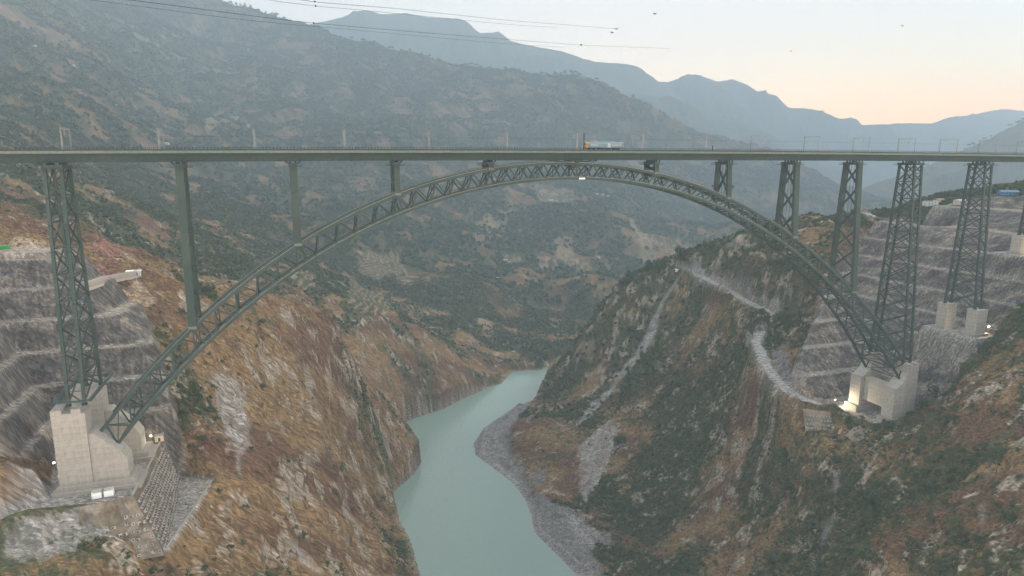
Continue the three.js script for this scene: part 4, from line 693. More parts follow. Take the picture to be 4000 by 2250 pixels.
// ---------------------------------------------------------------- plants
// a crown of leaf-sized faces gathered in clumps through an uneven volume
function crown(n, clumps, rx, ry, leaf, flat = 0.5, seedV = 1) {
  seed = 1000 + seedV * 77; const pos = [], cs = [];
  for (let c = 0; c < clumps; c++) { const a = rnd() * 6.283, e = Math.pow(rnd(), 0.7), r = 0.35 + 0.5 * rnd(); cs.push([Math.cos(a) * r * rx * (1 - 0.35 * e), ry * (0.15 + 0.8 * e), Math.sin(a) * r * rx * (1 - 0.35 * e), rr(0.3, 0.5)]); }
  for (let i = 0; i < n; i++) {
    const c = cs[i % clumps], a = rnd() * 6.283, z = rr(-1, 1), q = Math.sqrt(1 - z * z), R = c[3] * rx * (0.55 + 0.45 * rnd());
    const p = V(c[0] + R * q * Math.cos(a), c[1] + R * z * (ry / rx) * 0.9, c[2] + R * q * Math.sin(a)); if (p.y < 0.02) p.y = 0.02 + rnd() * 0.1;
    const nrm = V(q * Math.cos(a) + rr(-0.5, 0.5), z * 0.8 + flat + rr(-0.4, 0.4), q * Math.sin(a) + rr(-0.5, 0.5)).normalize(), t1 = V(rr(-1, 1), rr(-1, 1), rr(-1, 1)).cross(nrm).normalize(), t2 = V().crossVectors(nrm, t1), L = leaf * rr(0.6, 1.3);
    const A = p.clone().addScaledVector(t1, L), Bq = p.clone().addScaledVector(t1, -L), C = p.clone().addScaledVector(t2, L * 0.75), D = p.clone().addScaledVector(t2, -L * 0.75);
    pos.push(A.x, A.y, A.z, C.x, C.y, C.z, Bq.x, Bq.y, Bq.z, A.x, A.y, A.z, Bq.x, Bq.y, Bq.z, D.x, D.y, D.z);
  }
  const g = new THREE.BufferGeometry(); g.setAttribute('position', new THREE.Float32BufferAttribute(pos, 3)); g.computeVertexNormals(); return g;
}
const leafMat = new THREE.MeshPhysicalMaterial({ color: 0xffffff, roughness: 0.9, specularIntensity: 0.2, side: THREE.DoubleSide });
const shrubGeos = [crown(170, 8, 1, 0.95, 0.15, 0.5, 1), crown(150, 7, 1, 0.8, 0.16, 0.5, 2), crown(180, 10, 1, 1.15, 0.145, 0.5, 3)];
const farGeos = [crown(34, 5, 1, 1.1, 0.36, 0.7, 4), crown(30, 4, 1, 0.95, 0.38, 0.7, 5), crown(38, 6, 1, 1.35, 0.34, 0.7, 6)];
const leafTone = (x, D) => { const n = fbm(x / 90 + 77, D / 90, 2), k = rnd(); let c = k < 0.55 ? [0.03808, 0.05712, 0.02475] : k < 0.85 ? [0.05902, 0.07045, 0.03046] : k < 0.97 ? [0.0933, 0.08092, 0.03998] : [0.1618, 0.1238, 0.0476]; const m = 0.8 + 0.35 * rnd() + 0.15 * n; return [c[0] * m, c[1] * m, c[2] * m]; };
seed = 4242;
const near = [], mids = [], fars = [];
function sow(list, count, D0, D1, thr, r0, r1) {
  for (let tries = 0, got = 0; got < count && tries < count * 7; tries++) {
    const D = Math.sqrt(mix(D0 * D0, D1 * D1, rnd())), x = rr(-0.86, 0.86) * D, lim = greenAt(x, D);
    const lone = D < 720 && rnd() < 0.07;
    if ((lim < thr + 0.35 * rnd() && !lone) || (D < 300 && x < 0 && polyDist(flats[0].P, x, D) < 16)) continue;
    const h = ground(x, D); if (G.cut > 0.2 || G.road > 0.1 || G.flat || G.sand > 0.2 || G.shore < 7 || h < 2 || G.far) continue;
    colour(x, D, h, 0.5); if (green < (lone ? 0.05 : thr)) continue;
    const big = lone ? rnd() * 0.6 : clamp((lim - thr) * 1.5), P = D < 1500 ? surface(x, D) : [x, h, D]; list.push([P[0], P[1], P[2], mix(r0, r1, Math.pow(rnd(), 2.4) * 0.45 + 0.55 * big * rnd())]); got++;
  }
}
sow(near, 30000, 235, 720, 0.3, 0.5, 3.9);
sow(mids, 46000, 720, 1500, 0.34, 1.8, 4.6);
sow(fars, 120000, 1500, 6000, 0.34, 4.5, 12.5);
// the largest shrubs one by one, the rest as ground cover
near.sort((a, b) => b[3] / b[2] - a[3] / a[2]);
const shrubMats = Array.from({ length: 8 }, (_, i) => { const c = [[0.03305, 0.05141, 0.02203], [0.04223, 0.06059, 0.0257], [0.05324, 0.06793, 0.02754], [0.02938, 0.0459, 0.02387], [0.06426, 0.07344, 0.03121], [0.0459, 0.05692, 0.03121], [0.0918, 0.07895, 0.03672], [0.1561, 0.1239, 0.03213]][i]; return std(...c, 0.9, { side: THREE.DoubleSide }); });
const shrubLook = ['deep green', 'mid green', 'olive green', 'dark bluish green', 'light olive', 'grey green', 'brownish', 'yellow'];
const stemGeo = mergeGeometries([rodGeo(V(0, -0.4, 0), V(0.1, 0.5, 0.05), 0.09, 5), rodGeo(V(0, 0, 0), V(-0.3, 0.6, 0.2), 0.06, 5), rodGeo(V(0, 0, 0), V(0.25, 0.6, -0.3), 0.06, 5)]), barkMat = std(0.085, 0.065, 0.048, 0.95);
const NSHRUB = 260;
for (let i = 0; i < NSHRUB; i++) {
  const [x, h, D, r] = near[i], k = rnd() < 0.9 ? Math.floor(rnd() * 6) : 6 + Math.floor(rnd() * 2), side = x < 0 ? 'the rocky slope below the anchored wall' : 'the brushy slope below the big concrete foundation';
  const s = thing('shrub', `${shrubLook[k]} rounded shrub growing on ${side}`, 'shrub', [x, h - 0.15, -D], rnd() * 6.28, `${shrubLook[k]} shrubs on ${x < 0 ? 'the rocky' : 'the brushy'} slope`);
  const c = part(s, 'crown', shrubGeos[i % 3], shrubMats[k]); c.scale.set(r, r * rr(0.75, 1.05), r); const st = part(s, 'stem', stemGeo, barkMat); st.scale.setScalar(r);
}
function scatter(name, list, geos, label) {
  const root = new THREE.Group(); root.name = name; tag(root, label, 'plants', null, 'stuff'); scene.add(root);
  geos.forEach((g, v) => {
    const l = list.filter((_, i) => i % geos.length === v), im = new THREE.InstancedMesh(g, leafMat, l.length), m = new THREE.Matrix4(), q = new THREE.Quaternion(), c = new THREE.Color(); im.name = 'foliage';
    l.forEach(([x, h, D, r], i) => { q.setFromAxisAngle(V(0, 1, 0), rnd() * 6.28); m.compose(V(x, h - 0.12 * r, -D), q, V(r, r * rr(0.8, 1.15), r)); im.setMatrixAt(i, m); const t = leafTone(x, D); im.setColorAt(i, c.setRGB(...t)); });
    im.userData.kind = 'stuff'; im.castShadow = im.receiveShadow = true; root.add(im);
  });
}
scatter('ground_cover', near.slice(NSHRUB), shrubGeos, 'countless small green and brown bushes dotted over the gorge slopes');
scatter('hillside_wood', mids, farGeos, 'scrubby green wood covering the slopes across the river');
scatter('mountain_forest', fars, farGeos, 'hazy forest covering the mountainside behind the bridge');

// trees one can tell apart
function pineCrown(n, seedV) {   // layered, open crown of a tall pine
  seed = 500 + seedV; const pos = [];
  for (let i = 0; i < n; i++) { const l = rnd(), y = mix(0.35, 1, l), R = (0.30 * Math.pow(1 - l, 0.6) + 0.05) * (0.7 + 0.5 * Math.abs(Math.sin(l * 17 + seedV))), a = rnd() * 6.283, r = R * Math.sqrt(rnd()), p = V(Math.cos(a) * r, y - 0.1 * r, Math.sin(a) * r), L = 0.035 * rr(0.7, 1.5), nn = V(Math.cos(a) * 0.6 + rr(-0.5, 0.5), 1, Math.sin(a) * 0.6 + rr(-0.5, 0.5)).normalize(), t1 = V(rr(-1, 1), rr(-1, 1), rr(-1, 1)).cross(nn).normalize(), t2 = V().crossVectors(nn, t1);
    const A = p.clone().addScaledVector(t1, L), Bq = p.clone().addScaledVector(t1, -L), C = p.clone().addScaledVector(t2, L), D = p.clone().addScaledVector(t2, -L); pos.push(A.x, A.y, A.z, C.x, C.y, C.z, Bq.x, Bq.y, Bq.z, A.x, A.y, A.z, Bq.x, Bq.y, Bq.z, D.x, D.y, D.z); }
  const g = new THREE.BufferGeometry(); g.setAttribute('position', new THREE.Float32BufferAttribute(pos, 3)); g.computeVertexNormals(); return g;
}
const trunkGeo = (() => { const g = [new THREE.CylinderGeometry(0.006, 0.018, 0.95, 6).translate(0, 0.45, 0)]; seed = 31; for (let i = 0; i < 9; i++) { const a = i * 2.4, y = 0.4 + i * 0.055; g.push(rodGeo(V(0, y, 0), V(Math.cos(a) * 0.2 * (1.1 - y * 0.7), y + 0.06, Math.sin(a) * 0.2 * (1.1 - y * 0.7)), 0.008, 4)); } return mergeGeometries(g.map(q => q.toNonIndexed())); })();
const pines = [pineCrown(420, 1), pineCrown(360, 2), pineCrown(300, 5)], rounds = [crown(300, 14, 0.36, 0.55, 0.045, 0.5, 21).translate(0, 0.38, 0), crown(280, 11, 0.33, 0.6, 0.045, 0.5, 22).translate(0, 0.34, 0), crown(150, 8, 0.42, 0.42, 0.07, 0.5, 23).translate(0, 0.5, 0)];
seed = 90210;
function tree(name, label, cat, x, h, D, H, W, geo, k, group) {
  const t = thing(name, label, cat, [x, h - 0.3, -D], rnd() * 6.28, group); const c = part(t, 'crown', geo, shrubMats[k]); c.scale.set(H * W, H, H * W); const b = part(t, 'trunk', trunkGeo, barkMat); b.scale.set(H, H, H); return t;
}
const special = [ // pixel of the foot, height in pixels, width factor, crown, tone, label
  [1710, 661, 43, 1.3, rounds[0], 3, 'broad dark tree where the grey road tops the spur'], [1631, 685, 33, 1.1, pines[0], 3, 'dark pine on the crest of the spur, next to the broad tree'], [1581, 715, 37, 1.3, pines[1], 3, 'dark wide pine lower down the crest of the spur'], [1560, 722, 20, 1.2, pines[2], 3, 'small dark pine at the end of the row on the spur crest'],
  [2343, 1020, 60, 1.1, rounds[1], 0, 'green tree with a bare trunk beside the big concrete foundation'], [2322, 1036, 38, 1.3, rounds[0], 0, 'small bushy tree at the corner of the big concrete foundation'], [2183, 1312, 96, 1.05, rounds[1], 3, 'big dense dark tree beside the stony drain channel'], [2174, 1434, 72, 1.2, rounds[0], 1, 'tree with a pale thin trunk on the lower brushy slope'],
  [2440, 1045, 46, 0.6, pines[2], 1, 'thin tall pine with a long bare trunk on the brushy slope'], [1965, 1182, 64, 1.0, pines[1], 1, 'green pine on the dry slope left of the gabion steps'], [2505, 1200, 92, 0.7, rounds[1], 0, 'tall narrow dark green tree overgrown with creepers'], [2100, 1180, 45, 1.1, rounds[0], 2, 'olive tree just right of the gabion steps'], [1985, 1250, 40, 1.1, rounds[1], 3, 'dark tree on the slope above the stony channel'], [2160, 1010, 0, 1, null, 0, ''],
  [660, 985, 24, 1.6, rounds[0], 0, 'dark green tree on the cliff below the arch'], [2230, 1085, 34, 1.5, rounds[0], 0, 'dark bush-like tree at the foot of the anchored stone wall'], [860, 1190, 22, 1.5, rounds[1], 3, 'dark tree in the ravine by the river bend'], [1560, 1130, 40, 1.5, rounds[0], 0, 'dark leafy tree in the shaded gully'], [2530, 1330, 60, 1.2, rounds[0], 0, 'leafy dark tree among bushes at the foot of the brushy slope'], [2400, 1340, 50, 1.3, rounds[1], 4, 'pale olive tree among bushes on the brushy slope'], [2290, 1400, 55, 1.2, rounds[0], 3, 'round dark tree on the lower brushy slope between bushes']];
for (const [u, v, hp, W, geo, k, label] of special) { if (!geo) continue; const [x, D, h] = hit(u, v), H = hp * D / FPX; tree('tree', label, 'tree', x, h, D, H, W, geo, k); }
for (let i = 0; i < 84; i++) { // along the mountain's skyline
  const u = 545 + 1050 * Math.pow(rnd(), 0.9), j = crestG.findIndex(c => c[0] > u), a = crestG[j - 1], b = crestG[j], D = mix(a[2], b[2], (u - a[0]) / (b[0] - a[0])) - rr(2, 40), x = (u - CX) / FPX * D * (CP + 0.0), p = atD(u, mix(a[1], b[1], (u - a[0]) / (b[0] - a[0])), D), H = rr(20, 40);
  tree('skyline_tree', i % 3 ? 'hazy dark tree standing on the skyline of the forested mountain' : 'hazy spreading pine standing on the skyline of the forested mountain', 'tree', p[0], ground(p[0], D), D, H, rr(1.1, 1.7), i % 3 ? rounds[2] : pines[2], 3, i % 3 ? 'round trees on the mountain skyline' : 'pines on the mountain skyline');
}
for (let i = 0; i < 16; i++) { const a = mix(2420, 2590, rnd()), p = atD(a, 340, 4590), h = ground(p[0], 4590); tree('ridge_tree', 'hazy small tree on the skyline of the low hill under the sunset', 'tree', p[0], h, 4590, rr(16, 30), 1.4, rounds[2], 3, 'trees on the low hill under the sunset'); }

// stones and dry tufts that roughen the slopes
{
  seed = 606; const mk = (n) => { const g = new THREE.IcosahedronGeometry(1, 1), p = g.attributes.position; for (let i = 0; i < p.count; i++) { const k = 1 + 0.35 * noise(p.getX(i) * 1.3 + n * 9, p.getY(i) * 1.3 + p.getZ(i) * 1.7); p.setXYZ(i, p.getX(i) * k, p.getY(i) * k * 0.75, p.getZ(i) * k * 0.85); } g.computeVertexNormals(); return g; };
  const rocks = [], tufts = [];
  for (let i = 0; i < 60000 && rocks.length < 9000; i++) { const D = Math.sqrt(mix(240 ** 2, 900 ** 2, rnd())), x = rr(-0.8, 0.8) * D, n = fbm(x / 22 + 31 + 0.02 * D, D / 22, 2), sh = D < 900 ? polyDist(RIVER, x, D) : 99, bank = sh > 0.5 && sh < 9; if (!bank && n < 0.25 + 0.3 * rnd()) continue; const h = ground(x, D); if (G.cut > 0.3 || G.road > 0.4 || G.flat || h < 0.1 || (G.sand > 0.3 && rnd() < 0.9)) continue; const P = surface(x, D); rocks.push([P[0], P[1], P[2], bank ? rr(0.35, 1.2) : rr(0.2, 0.75) * (rnd() < 0.05 ? 2.2 : 1)]); }
  for (let i = 0; i < 60000 && tufts.length < 26000; i++) { const D = Math.sqrt(mix(240 ** 2, 760 ** 2, rnd())), x = rr(-0.8, 0.8) * D; if (greenAt(x, D) > 0.75) continue; const h = ground(x, D); if (G.cut > 0.3 || G.road > 0.1 || G.flat || G.sand > 0.2 || G.shore < 6) continue; const P = surface(x, D); tufts.push([P[0], P[1], P[2], rr(0.35, 1.0)]); }
  const lay = (name, list, geos, mat, tone, label) => { const root = new THREE.Group(); root.name = name; tag(root, label, name === 'scattered_rocks' ? 'rocks' : 'grass', null, 'stuff'); scene.add(root); geos.forEach((g, v) => { const l = list.filter((_, i) => i % geos.length === v), im = new THREE.InstancedMesh(g, mat, l.length), m = new THREE.Matrix4(), q = new THREE.Quaternion(), c = new THREE.Color(); im.name = name === 'scattered_rocks' ? 'rocks' : 'tufts'; im.userData.kind = 'stuff'; im.castShadow = im.receiveShadow = true; l.forEach(([x, h, D, r], i) => { q.setFromEuler(new THREE.Euler(rr(-0.3, 0.3), rnd() * 6.28, rr(-0.3, 0.3))); m.compose(V(x, h, -D), q, V(r, r, r)); im.setMatrixAt(i, m); im.setColorAt(i, c.setRGB(...tone())); }); root.add(im); }); };
  lay('scattered_rocks', rocks, [mk(1), mk(2), mk(3)], std(1, 1, 1, 0.95), () => { const k = rr(0.75, 1.2); return rnd() < 0.7 ? [0.186 * k, 0.155 * k, 0.121 * k] : [0.118 * k, 0.0899 * k, 0.0682 * k]; }, 'pale loose stones strewn over the cliffs and along the river banks');
  lay('dry_grass', tufts, [crown(36, 5, 1, 0.8, 0.22, 0.2, 31), crown(30, 4, 1, 0.7, 0.24, 0.2, 32)], std(1, 1, 1, 0.95, { side: THREE.DoubleSide }), () => { const k = rr(0.8, 1.25); return rnd() < 0.65 ? [0.167 * k, 0.108 * k, 0.0496 * k] : rnd() < 0.5 ? [0.124 * k, 0.0651 * k, 0.0341 * k] : [0.093 * k, 0.0868 * k, 0.031 * k]; }, 'dry golden grass tufts over the gorge slopes');
}
// ---------------------------------------------------------------- anchored walls, gabions, channel
const stone = std(0.175, 0.158, 0.136, 0.95, { map: concGrain, vertexColors: true }), stoneDark = std(0.119, 0.108, 0.098, 0.95, { map: concGrain, vertexColors: true }), gabionStone = std(0.21, 0.196, 0.175, 0.95, { map: concGrain }), anchorMats = [std(0.35, 0.322, 0.28, 0.9), std(0.308, 0.28, 0.241, 0.9), std(0.252, 0.231, 0.203, 0.9)], hole = std(0.056, 0.0525, 0.049, 0.9);
function wallSheet(top, bot, nu, nv, amp, out) { // points in (s, y, t) of the bridge frame; pushed out by noise
  const at = (L, k) => { const f = k * (L.length - 1), i = Math.min(L.length - 2, Math.floor(f)), t = f - i; return V().lerpVectors(V(...L[i]), V(...L[i + 1]), t); };
  const grid = (u, v) => { const p = at(top, u).lerp(at(bot, u), v), n = amp * (noise(u * nu / 11, v * nv / 9 + out[3]) + 0.45 * noise(u * nu / 3.6, v * nv / 3.4 + out[3])); p.x += out[0] * n; p.y += out[1] * n; p.z += out[2] * n; return p; };
  const pos = [], uv = [], idx = []; for (let j = 0; j <= nv; j++) for (let i = 0; i <= nu; i++) { const p = grid(i / nu, j / nv); pos.push(p.x, p.y, p.z); uv.push(i * 0.09, j * 0.09); if (i < nu && j < nv) { const k = j * (nu + 1) + i; idx.push(k, k + nu + 1, k + 1, k + 1, k + nu + 1, k + nu + 2); } }
  const cl = []; for (let k = 0; k < pos.length; k += 3) { const a = clamp(0.5 + 0.9 * noise3(pos[k] / 6, pos[k + 1] / 6, pos[k + 2] / 6) + 0.5 * noise3(pos[k] / 2, pos[k + 1] / 2.4, pos[k + 2] / 2)), b = clamp(0.4 + 1.2 * noise3(pos[k] / 9 + 7, pos[k + 1] / 14, pos[k + 2] / 9)); cl.push(mix(0.62, 1.35, a), mix(0.6, 1.28, a) * mix(0.93, 1, b), mix(0.58, 1.22, a) * mix(0.84, 1, b)); }
  const g = new THREE.BufferGeometry(); g.setAttribute('position', new THREE.Float32BufferAttribute(pos, 3)); g.setAttribute('color', new THREE.Float32BufferAttribute(cl, 3)); g.setAttribute('uv', new THREE.Float32BufferAttribute(uv, 2)); g.setIndex(idx); g.computeVertexNormals(); return [g, grid];
}
const anchorGeo = mergeGeometries([boxGeo(0, 0, 0, 1.25, 1.15, 0.8), boxGeo(0, 0, 0.48, 0.5, 0.5, 0.2)]), plateGeo = boxGeo(0, 0, 0, 0.55, 0.55, 0.24);
function anchors(w, grid, nu, nv, n, keep, scale = 1) {
  const e = 0.01; let done = 0;
  for (let j = 0; j < nv; j++) for (let i = 0; i < nu && done < n; i++) {
    const u = (i + 0.5 + (j % 2) * 0.5) / (nu + 0.5), v = (j + 0.6) / (nv + 0.2); if (u > 0.99 || !keep(u, v)) continue;
    const p = grid(u, v), du = grid(Math.min(1, u + e), v).sub(p).normalize(), dv = grid(u, Math.max(0, v - e)).sub(p).normalize(), nn = V().crossVectors(du, dv).normalize(), m = part(w, 'anchor_block', anchorGeo, anchorMats[Math.floor(rnd() * 3)]);
    m.matrix.makeBasis(du, dv, nn).setPosition(p.addScaledVector(nn, 0.35)); m.matrix.decompose(m.position, m.quaternion, m.scale); m.scale.multiplyScalar(scale * rr(0.92, 1.08)); const h = part(m, 'anchor_head', plateGeo, hole); h.position.z = 0.52; done++;
  }
}
seed = 777;
{
  const w = inFrame('anchored_wall', 'steep wall studded with rows of pale concrete anchor blocks under the foundation platform', 'retaining wall');
  const [g, grid] = wallSheet([[-214.2, 196.4, 30], [-212.8, 196.4, 4], [-212.4, 196.4, -26]], [[-203.2, 171, 37], [-204.6, 171, 4], [-205.6, 171, -33]], 60, 26, 0.5, [1, 0.2, 0.2, 3]); part(w, 'wall_face', g, stoneDark);
  anchors(w, grid, 24, 11, 260, (u, v) => v > 0.08 && noise(u * 9, v * 7) > -0.62); bar(w, 'kerb', V(-214.4, 196.6, 30), V(-213, 196.6, 4), 0.5, 1.2, concrete); bar(w, 'kerb', V(-213, 196.6, 4), V(-212.6, 196.6, -26), 0.5, 1.2, concrete);
  const [g2, grid2] = wallSheet([[-238, 195.8, 33], [-226, 196.2, 32.4], [-214.2, 196.4, 30]], [[-233, 181, 47], [-219, 176, 48], [-202.6, 171.4, 39]], 70, 46, 1.5, [0.3, 0.35, 1, 9]); const w2 = inFrame('anchored_wall', 'rough corner of the anchored wall with scattered loose anchor blocks', 'retaining wall'); part(w2, 'wall_face', g2, stone);
  anchors(w2, grid2, 13, 8, 60, (u, v) => u > 0.42 && v > 0.2 + 0.5 * (1 - u) && noise(u * 13 + 4, v * 9) > -0.35);
  const k = inFrame('terrace_kerb', 'long thin concrete kerb along the outer edge of the lower terrace', 'kerb'); part(k, 'kerb', mergeGeometries([barGeo(V(-203, 172.3, 35.5), V(-194.4, 172.3, -5), 0.4, 0.8), barGeo(V(-194.4, 172.3, -5), V(-190.4, 172.3, -26.5), 0.4, 0.8)]), concrete);
}
{
  const Y = (u, v, y) => { const p = atY(u, v, y), q = V(p[0] - BX, 0, -p[2] - BZ); return [q.x * CT - q.z * ST, y, q.x * ST + q.z * CT]; };
  const a = inFrame('anchored_wall', 'grey stone wall with rows of small white anchor blocks below the end of the road', 'retaining wall');
  const [g, grid] = wallSheet([Y(2019, 1028, 165.6), Y(2075, 1034, 165.4), Y(2131, 1036, 165.2)], [Y(2026, 1083, 153.9), Y(2070, 1086, 153.7), Y(2109, 1088, 153.5)], 40, 16, 0.6, [-0.3, 0.2, 1, 5]); part(a, 'wall_face', g, stone); anchors(a, grid, 12, 5, 60, (u, v) => v > 0.25 && v < 0.95, 0.85);
  const b = inFrame('anchored_wall', 'grey stone wall with few anchor blocks sloping down in front of the big concrete foundation', 'retaining wall');
  const [g2, grid2] = wallSheet([Y(2134, 1036, 165.2), Y(2175, 1050, 164.6), Y(2222, 1071, 163.5)], [Y(2114, 1089, 153.5), Y(2140, 1105, 153.4), Y(2166, 1117, 153.6)], 36, 18, 0.9, [-0.5, 0.2, 1, 8]); part(b, 'wall_face', g2, stone); anchors(b, grid2, 12, 6, 60, (u, v) => noise(u * 8 + 2, v * 6) > 0.12, 0.85);
  const p = Y(2133, 1035, 165.5), q = Y(2108, 1092, 153.3), c = inFrame('drain_chute', 'brown sloping drain chute between the two stone walls', 'drain'); bar(c, 'chute', V(p[0] - 0.4, p[1] + 0.3, p[2] + 1), V(q[0] - 0.4, q[1] + 0.3, q[2] + 1.2), 1.8, 0.9, std(0.24, 0.16, 0.12, 0.95));
  const s = thing('gabion_steps', 'stepped bank of stone filled gabion rows below the stone walls', 'gabion wall');
  const top = hit(2112, 1112), bot = hit(2112, 1184);
  for (let i = 0; i < 11; i++) { const k = i / 10, x = mix(top[0], bot[0], k), D = mix(top[1], bot[1], k), y = mix(top[2] + 1.2, bot[2] + 0.6, k), wd = mix(12, 8.5, k); for (let j = 0; j < 5; j++) box(s, 'gabion', x + (j - 2) * wd / 5, y - 1.1, -D - 1.0 + rr(-0.15, 0.15), wd / 5 - 0.08, 2.4, 3.2, [gabionStone, anchorMats[2], std(0.3, 0.23, 0.18, 0.95)][Math.floor(rnd() * 3)]); }
}

// ---------------------------------------------------------------- fences along the roads
function fence(label, pts, hgt, step) {
  const f = thing('road_fence', label, 'fence'), gs = [], gr = []; let prev = null;
  for (let i = 0; i + 1 < pts.length; i++) { const a = V(...pts[i]), b = V(...pts[i + 1]), n = Math.max(1, Math.round(a.distanceTo(b) / step)); for (let k = 0; k < n; k++) { const p = V().lerpVectors(a, b, k / n); bar(f, 'post', p, V(p.x, p.y + hgt, p.z), 0.12, 0.12, galv); if (prev) for (const h of [0.35, 0.7, 1]) gr.push(rodGeo(V(prev.x, prev.y + hgt * h, prev.z), V(p.x, p.y + hgt * h, p.z), 0.06, 4)); prev = p; } }
  const r = part(f, 'rails', mergeGeometries(gr), galv); return f;
}
fence('thin wire fence along the platform road beneath the foundation block', [[-300, 57], [-262, 39], [-237, 29.4], [-229, 29.8], [-222, 29.8]].map(([s, t]) => bridge(s, 195.9, t).toArray()), 2.2, 4);
fence('thin fence along the curved grey road leading to the big foundation', roads[1].P.slice(1).map(([x, D, y, w], i, A) => { const b = A[Math.min(i + 1, A.length - 1)], a = A[Math.max(i - 1, 0)], dx = b[0] - a[0], dy = b[1] - a[1], l = Math.hypot(dx, dy); return [x + dy / l * -w * 0.9 * -1, y, -(D + dx / l * w * 0.9 * -1)]; }).map(([x, y, z]) => [x, ground(x, -z), z]), 1.8, 4);

// ---------------------------------------------------------------- huts, houses, container
function house(name, label, x, y, z, turn, L, W, H, wall, roof, opt = {}) {
  const h = thing(name, label, opt.cat || 'house', [x, y, z], turn, opt.group);
  box(h, 'wall', 0, H / 2, 0, L, H, W, wall);
  if (opt.pitch) { const sh = new THREE.Shape([[-W / 2 - 0.4, 0], [W / 2 + 0.4, 0], [0, opt.pitch]].map(p => new THREE.Vector2(...p))); part(h, 'roof', new THREE.ExtrudeGeometry(sh, { depth: L + 0.8, bevelEnabled: false }).rotateY(Math.PI / 2).translate(-L / 2 - 0.4, H + 0.01, 0), roof); }
  else box(h, 'roof', 0, H + 0.15, 0, L + 0.7, 0.3, W + 0.7, roof);
  const n = Math.max(1, Math.floor(L / 3)); for (let i = 0; i < n; i++) { const xx = -L / 2 + (i + 0.5) * L / n; if (i === Math.floor(n / 2)) box(h, 'door', xx, 1.05, W / 2 + 0.03, 0.95, 2.1, 0.08, hole); else { const w = sub(h, 'window'); box(w, 'pane', xx, H * 0.55, W / 2 + 0.03, 1.0, 0.95, 0.06, glass); box(w, 'sill', xx, H * 0.55 - 0.54, W / 2 + 0.08, 1.2, 0.1, 0.2, roof); } }
  for (const e of [-1, 1]) box(h, 'window', e * (L / 2 + 0.03), H * 0.55, 0, 0.06, 0.9, 0.9, glass);
  return h;
}
const wWall = std(0.495, 0.488, 0.465, 0.85), cWall = std(0.413, 0.338, 0.277, 0.9), tinRoof = std(0.315, 0.345, 0.375, 0.5), redRoof = std(0.247, 0.128, 0.0975, 0.8), bluRoof = std(0.06, 0.165, 0.27, 0.5), slate = std(0.225, 0.217, 0.21, 0.8);
{ const p = hit(337, 692); house('guard_hut', 'white flat roofed hut at the end of the walled dirt terrace', p[0], p[2] - 0.3, -p[1], 0.35, 8, 4.5, 3, wWall, white, { cat: 'hut' }); }
{ const p = bridge(-213.5, 196, -30).toArray(); house('lamp_hut', 'small cream hut on the platform beside the glaring floodlight', ...p, TH + 0.2, 4, 3.4, 3.2, std(0.52, 0.46, 0.36, 0.9), concrete2, { cat: 'hut' }); }
{ const p = bridge(-226, 196, 27).toArray(), c = thing('site_cabin', 'white site cabin with open frame roof behind the wire fence', 'cabin', p, TH + 0.15); for (const e of [-1, 1]) { box(c, 'side_panel', e * 2.2, 1.2, 0.2, 3.6, 2.4, 0.1, white); for (const z of [0, -2.6]) for (const x of [e * 0.4, e * 4]) bar(c, 'frame_post', V(x, 0, z), V(x, 2.6, z), 0.12, 0.12, galv); box(c, 'side_panel', e * 4, 1.2, -1.3, 0.1, 2.4, 2.6, white); for (const z of [0, -1.3, -2.6]) bar(c, 'roof_bar', V(e * 0.4, 2.6, z), V(e * 4, 2.6, z), 0.14, 0.14, white); } }
{ const p = hit(12, 626), c = thing('container', 'bright green container at the edge of the sandy hilltop', 'container', [p[0], p[2] + 0.1, -p[1]], 0.1); const gm = std(0.04, 0.32, 0.07, 0.5); for (const e of [-1, 1]) { box(c, 'box', e * 1.45, 0.85, 0, 2.7, 1.7, 2, gm); for (let k = -2; k <= 2; k++) box(c, 'rib', e * 1.45 + k * 0.6, 0.85, 1.04, 0.1, 1.6, 0.08, std(0.03, 0.25, 0.05, 0.5)); } }
{ const p = hit(1704, 683); house('kiosk', 'small white shelter beside the top of the grey road', p[0], p[2] - 0.2, -p[1], 0.2, 5, 3.5, 2.8, wWall, white, { cat: 'hut' }); }
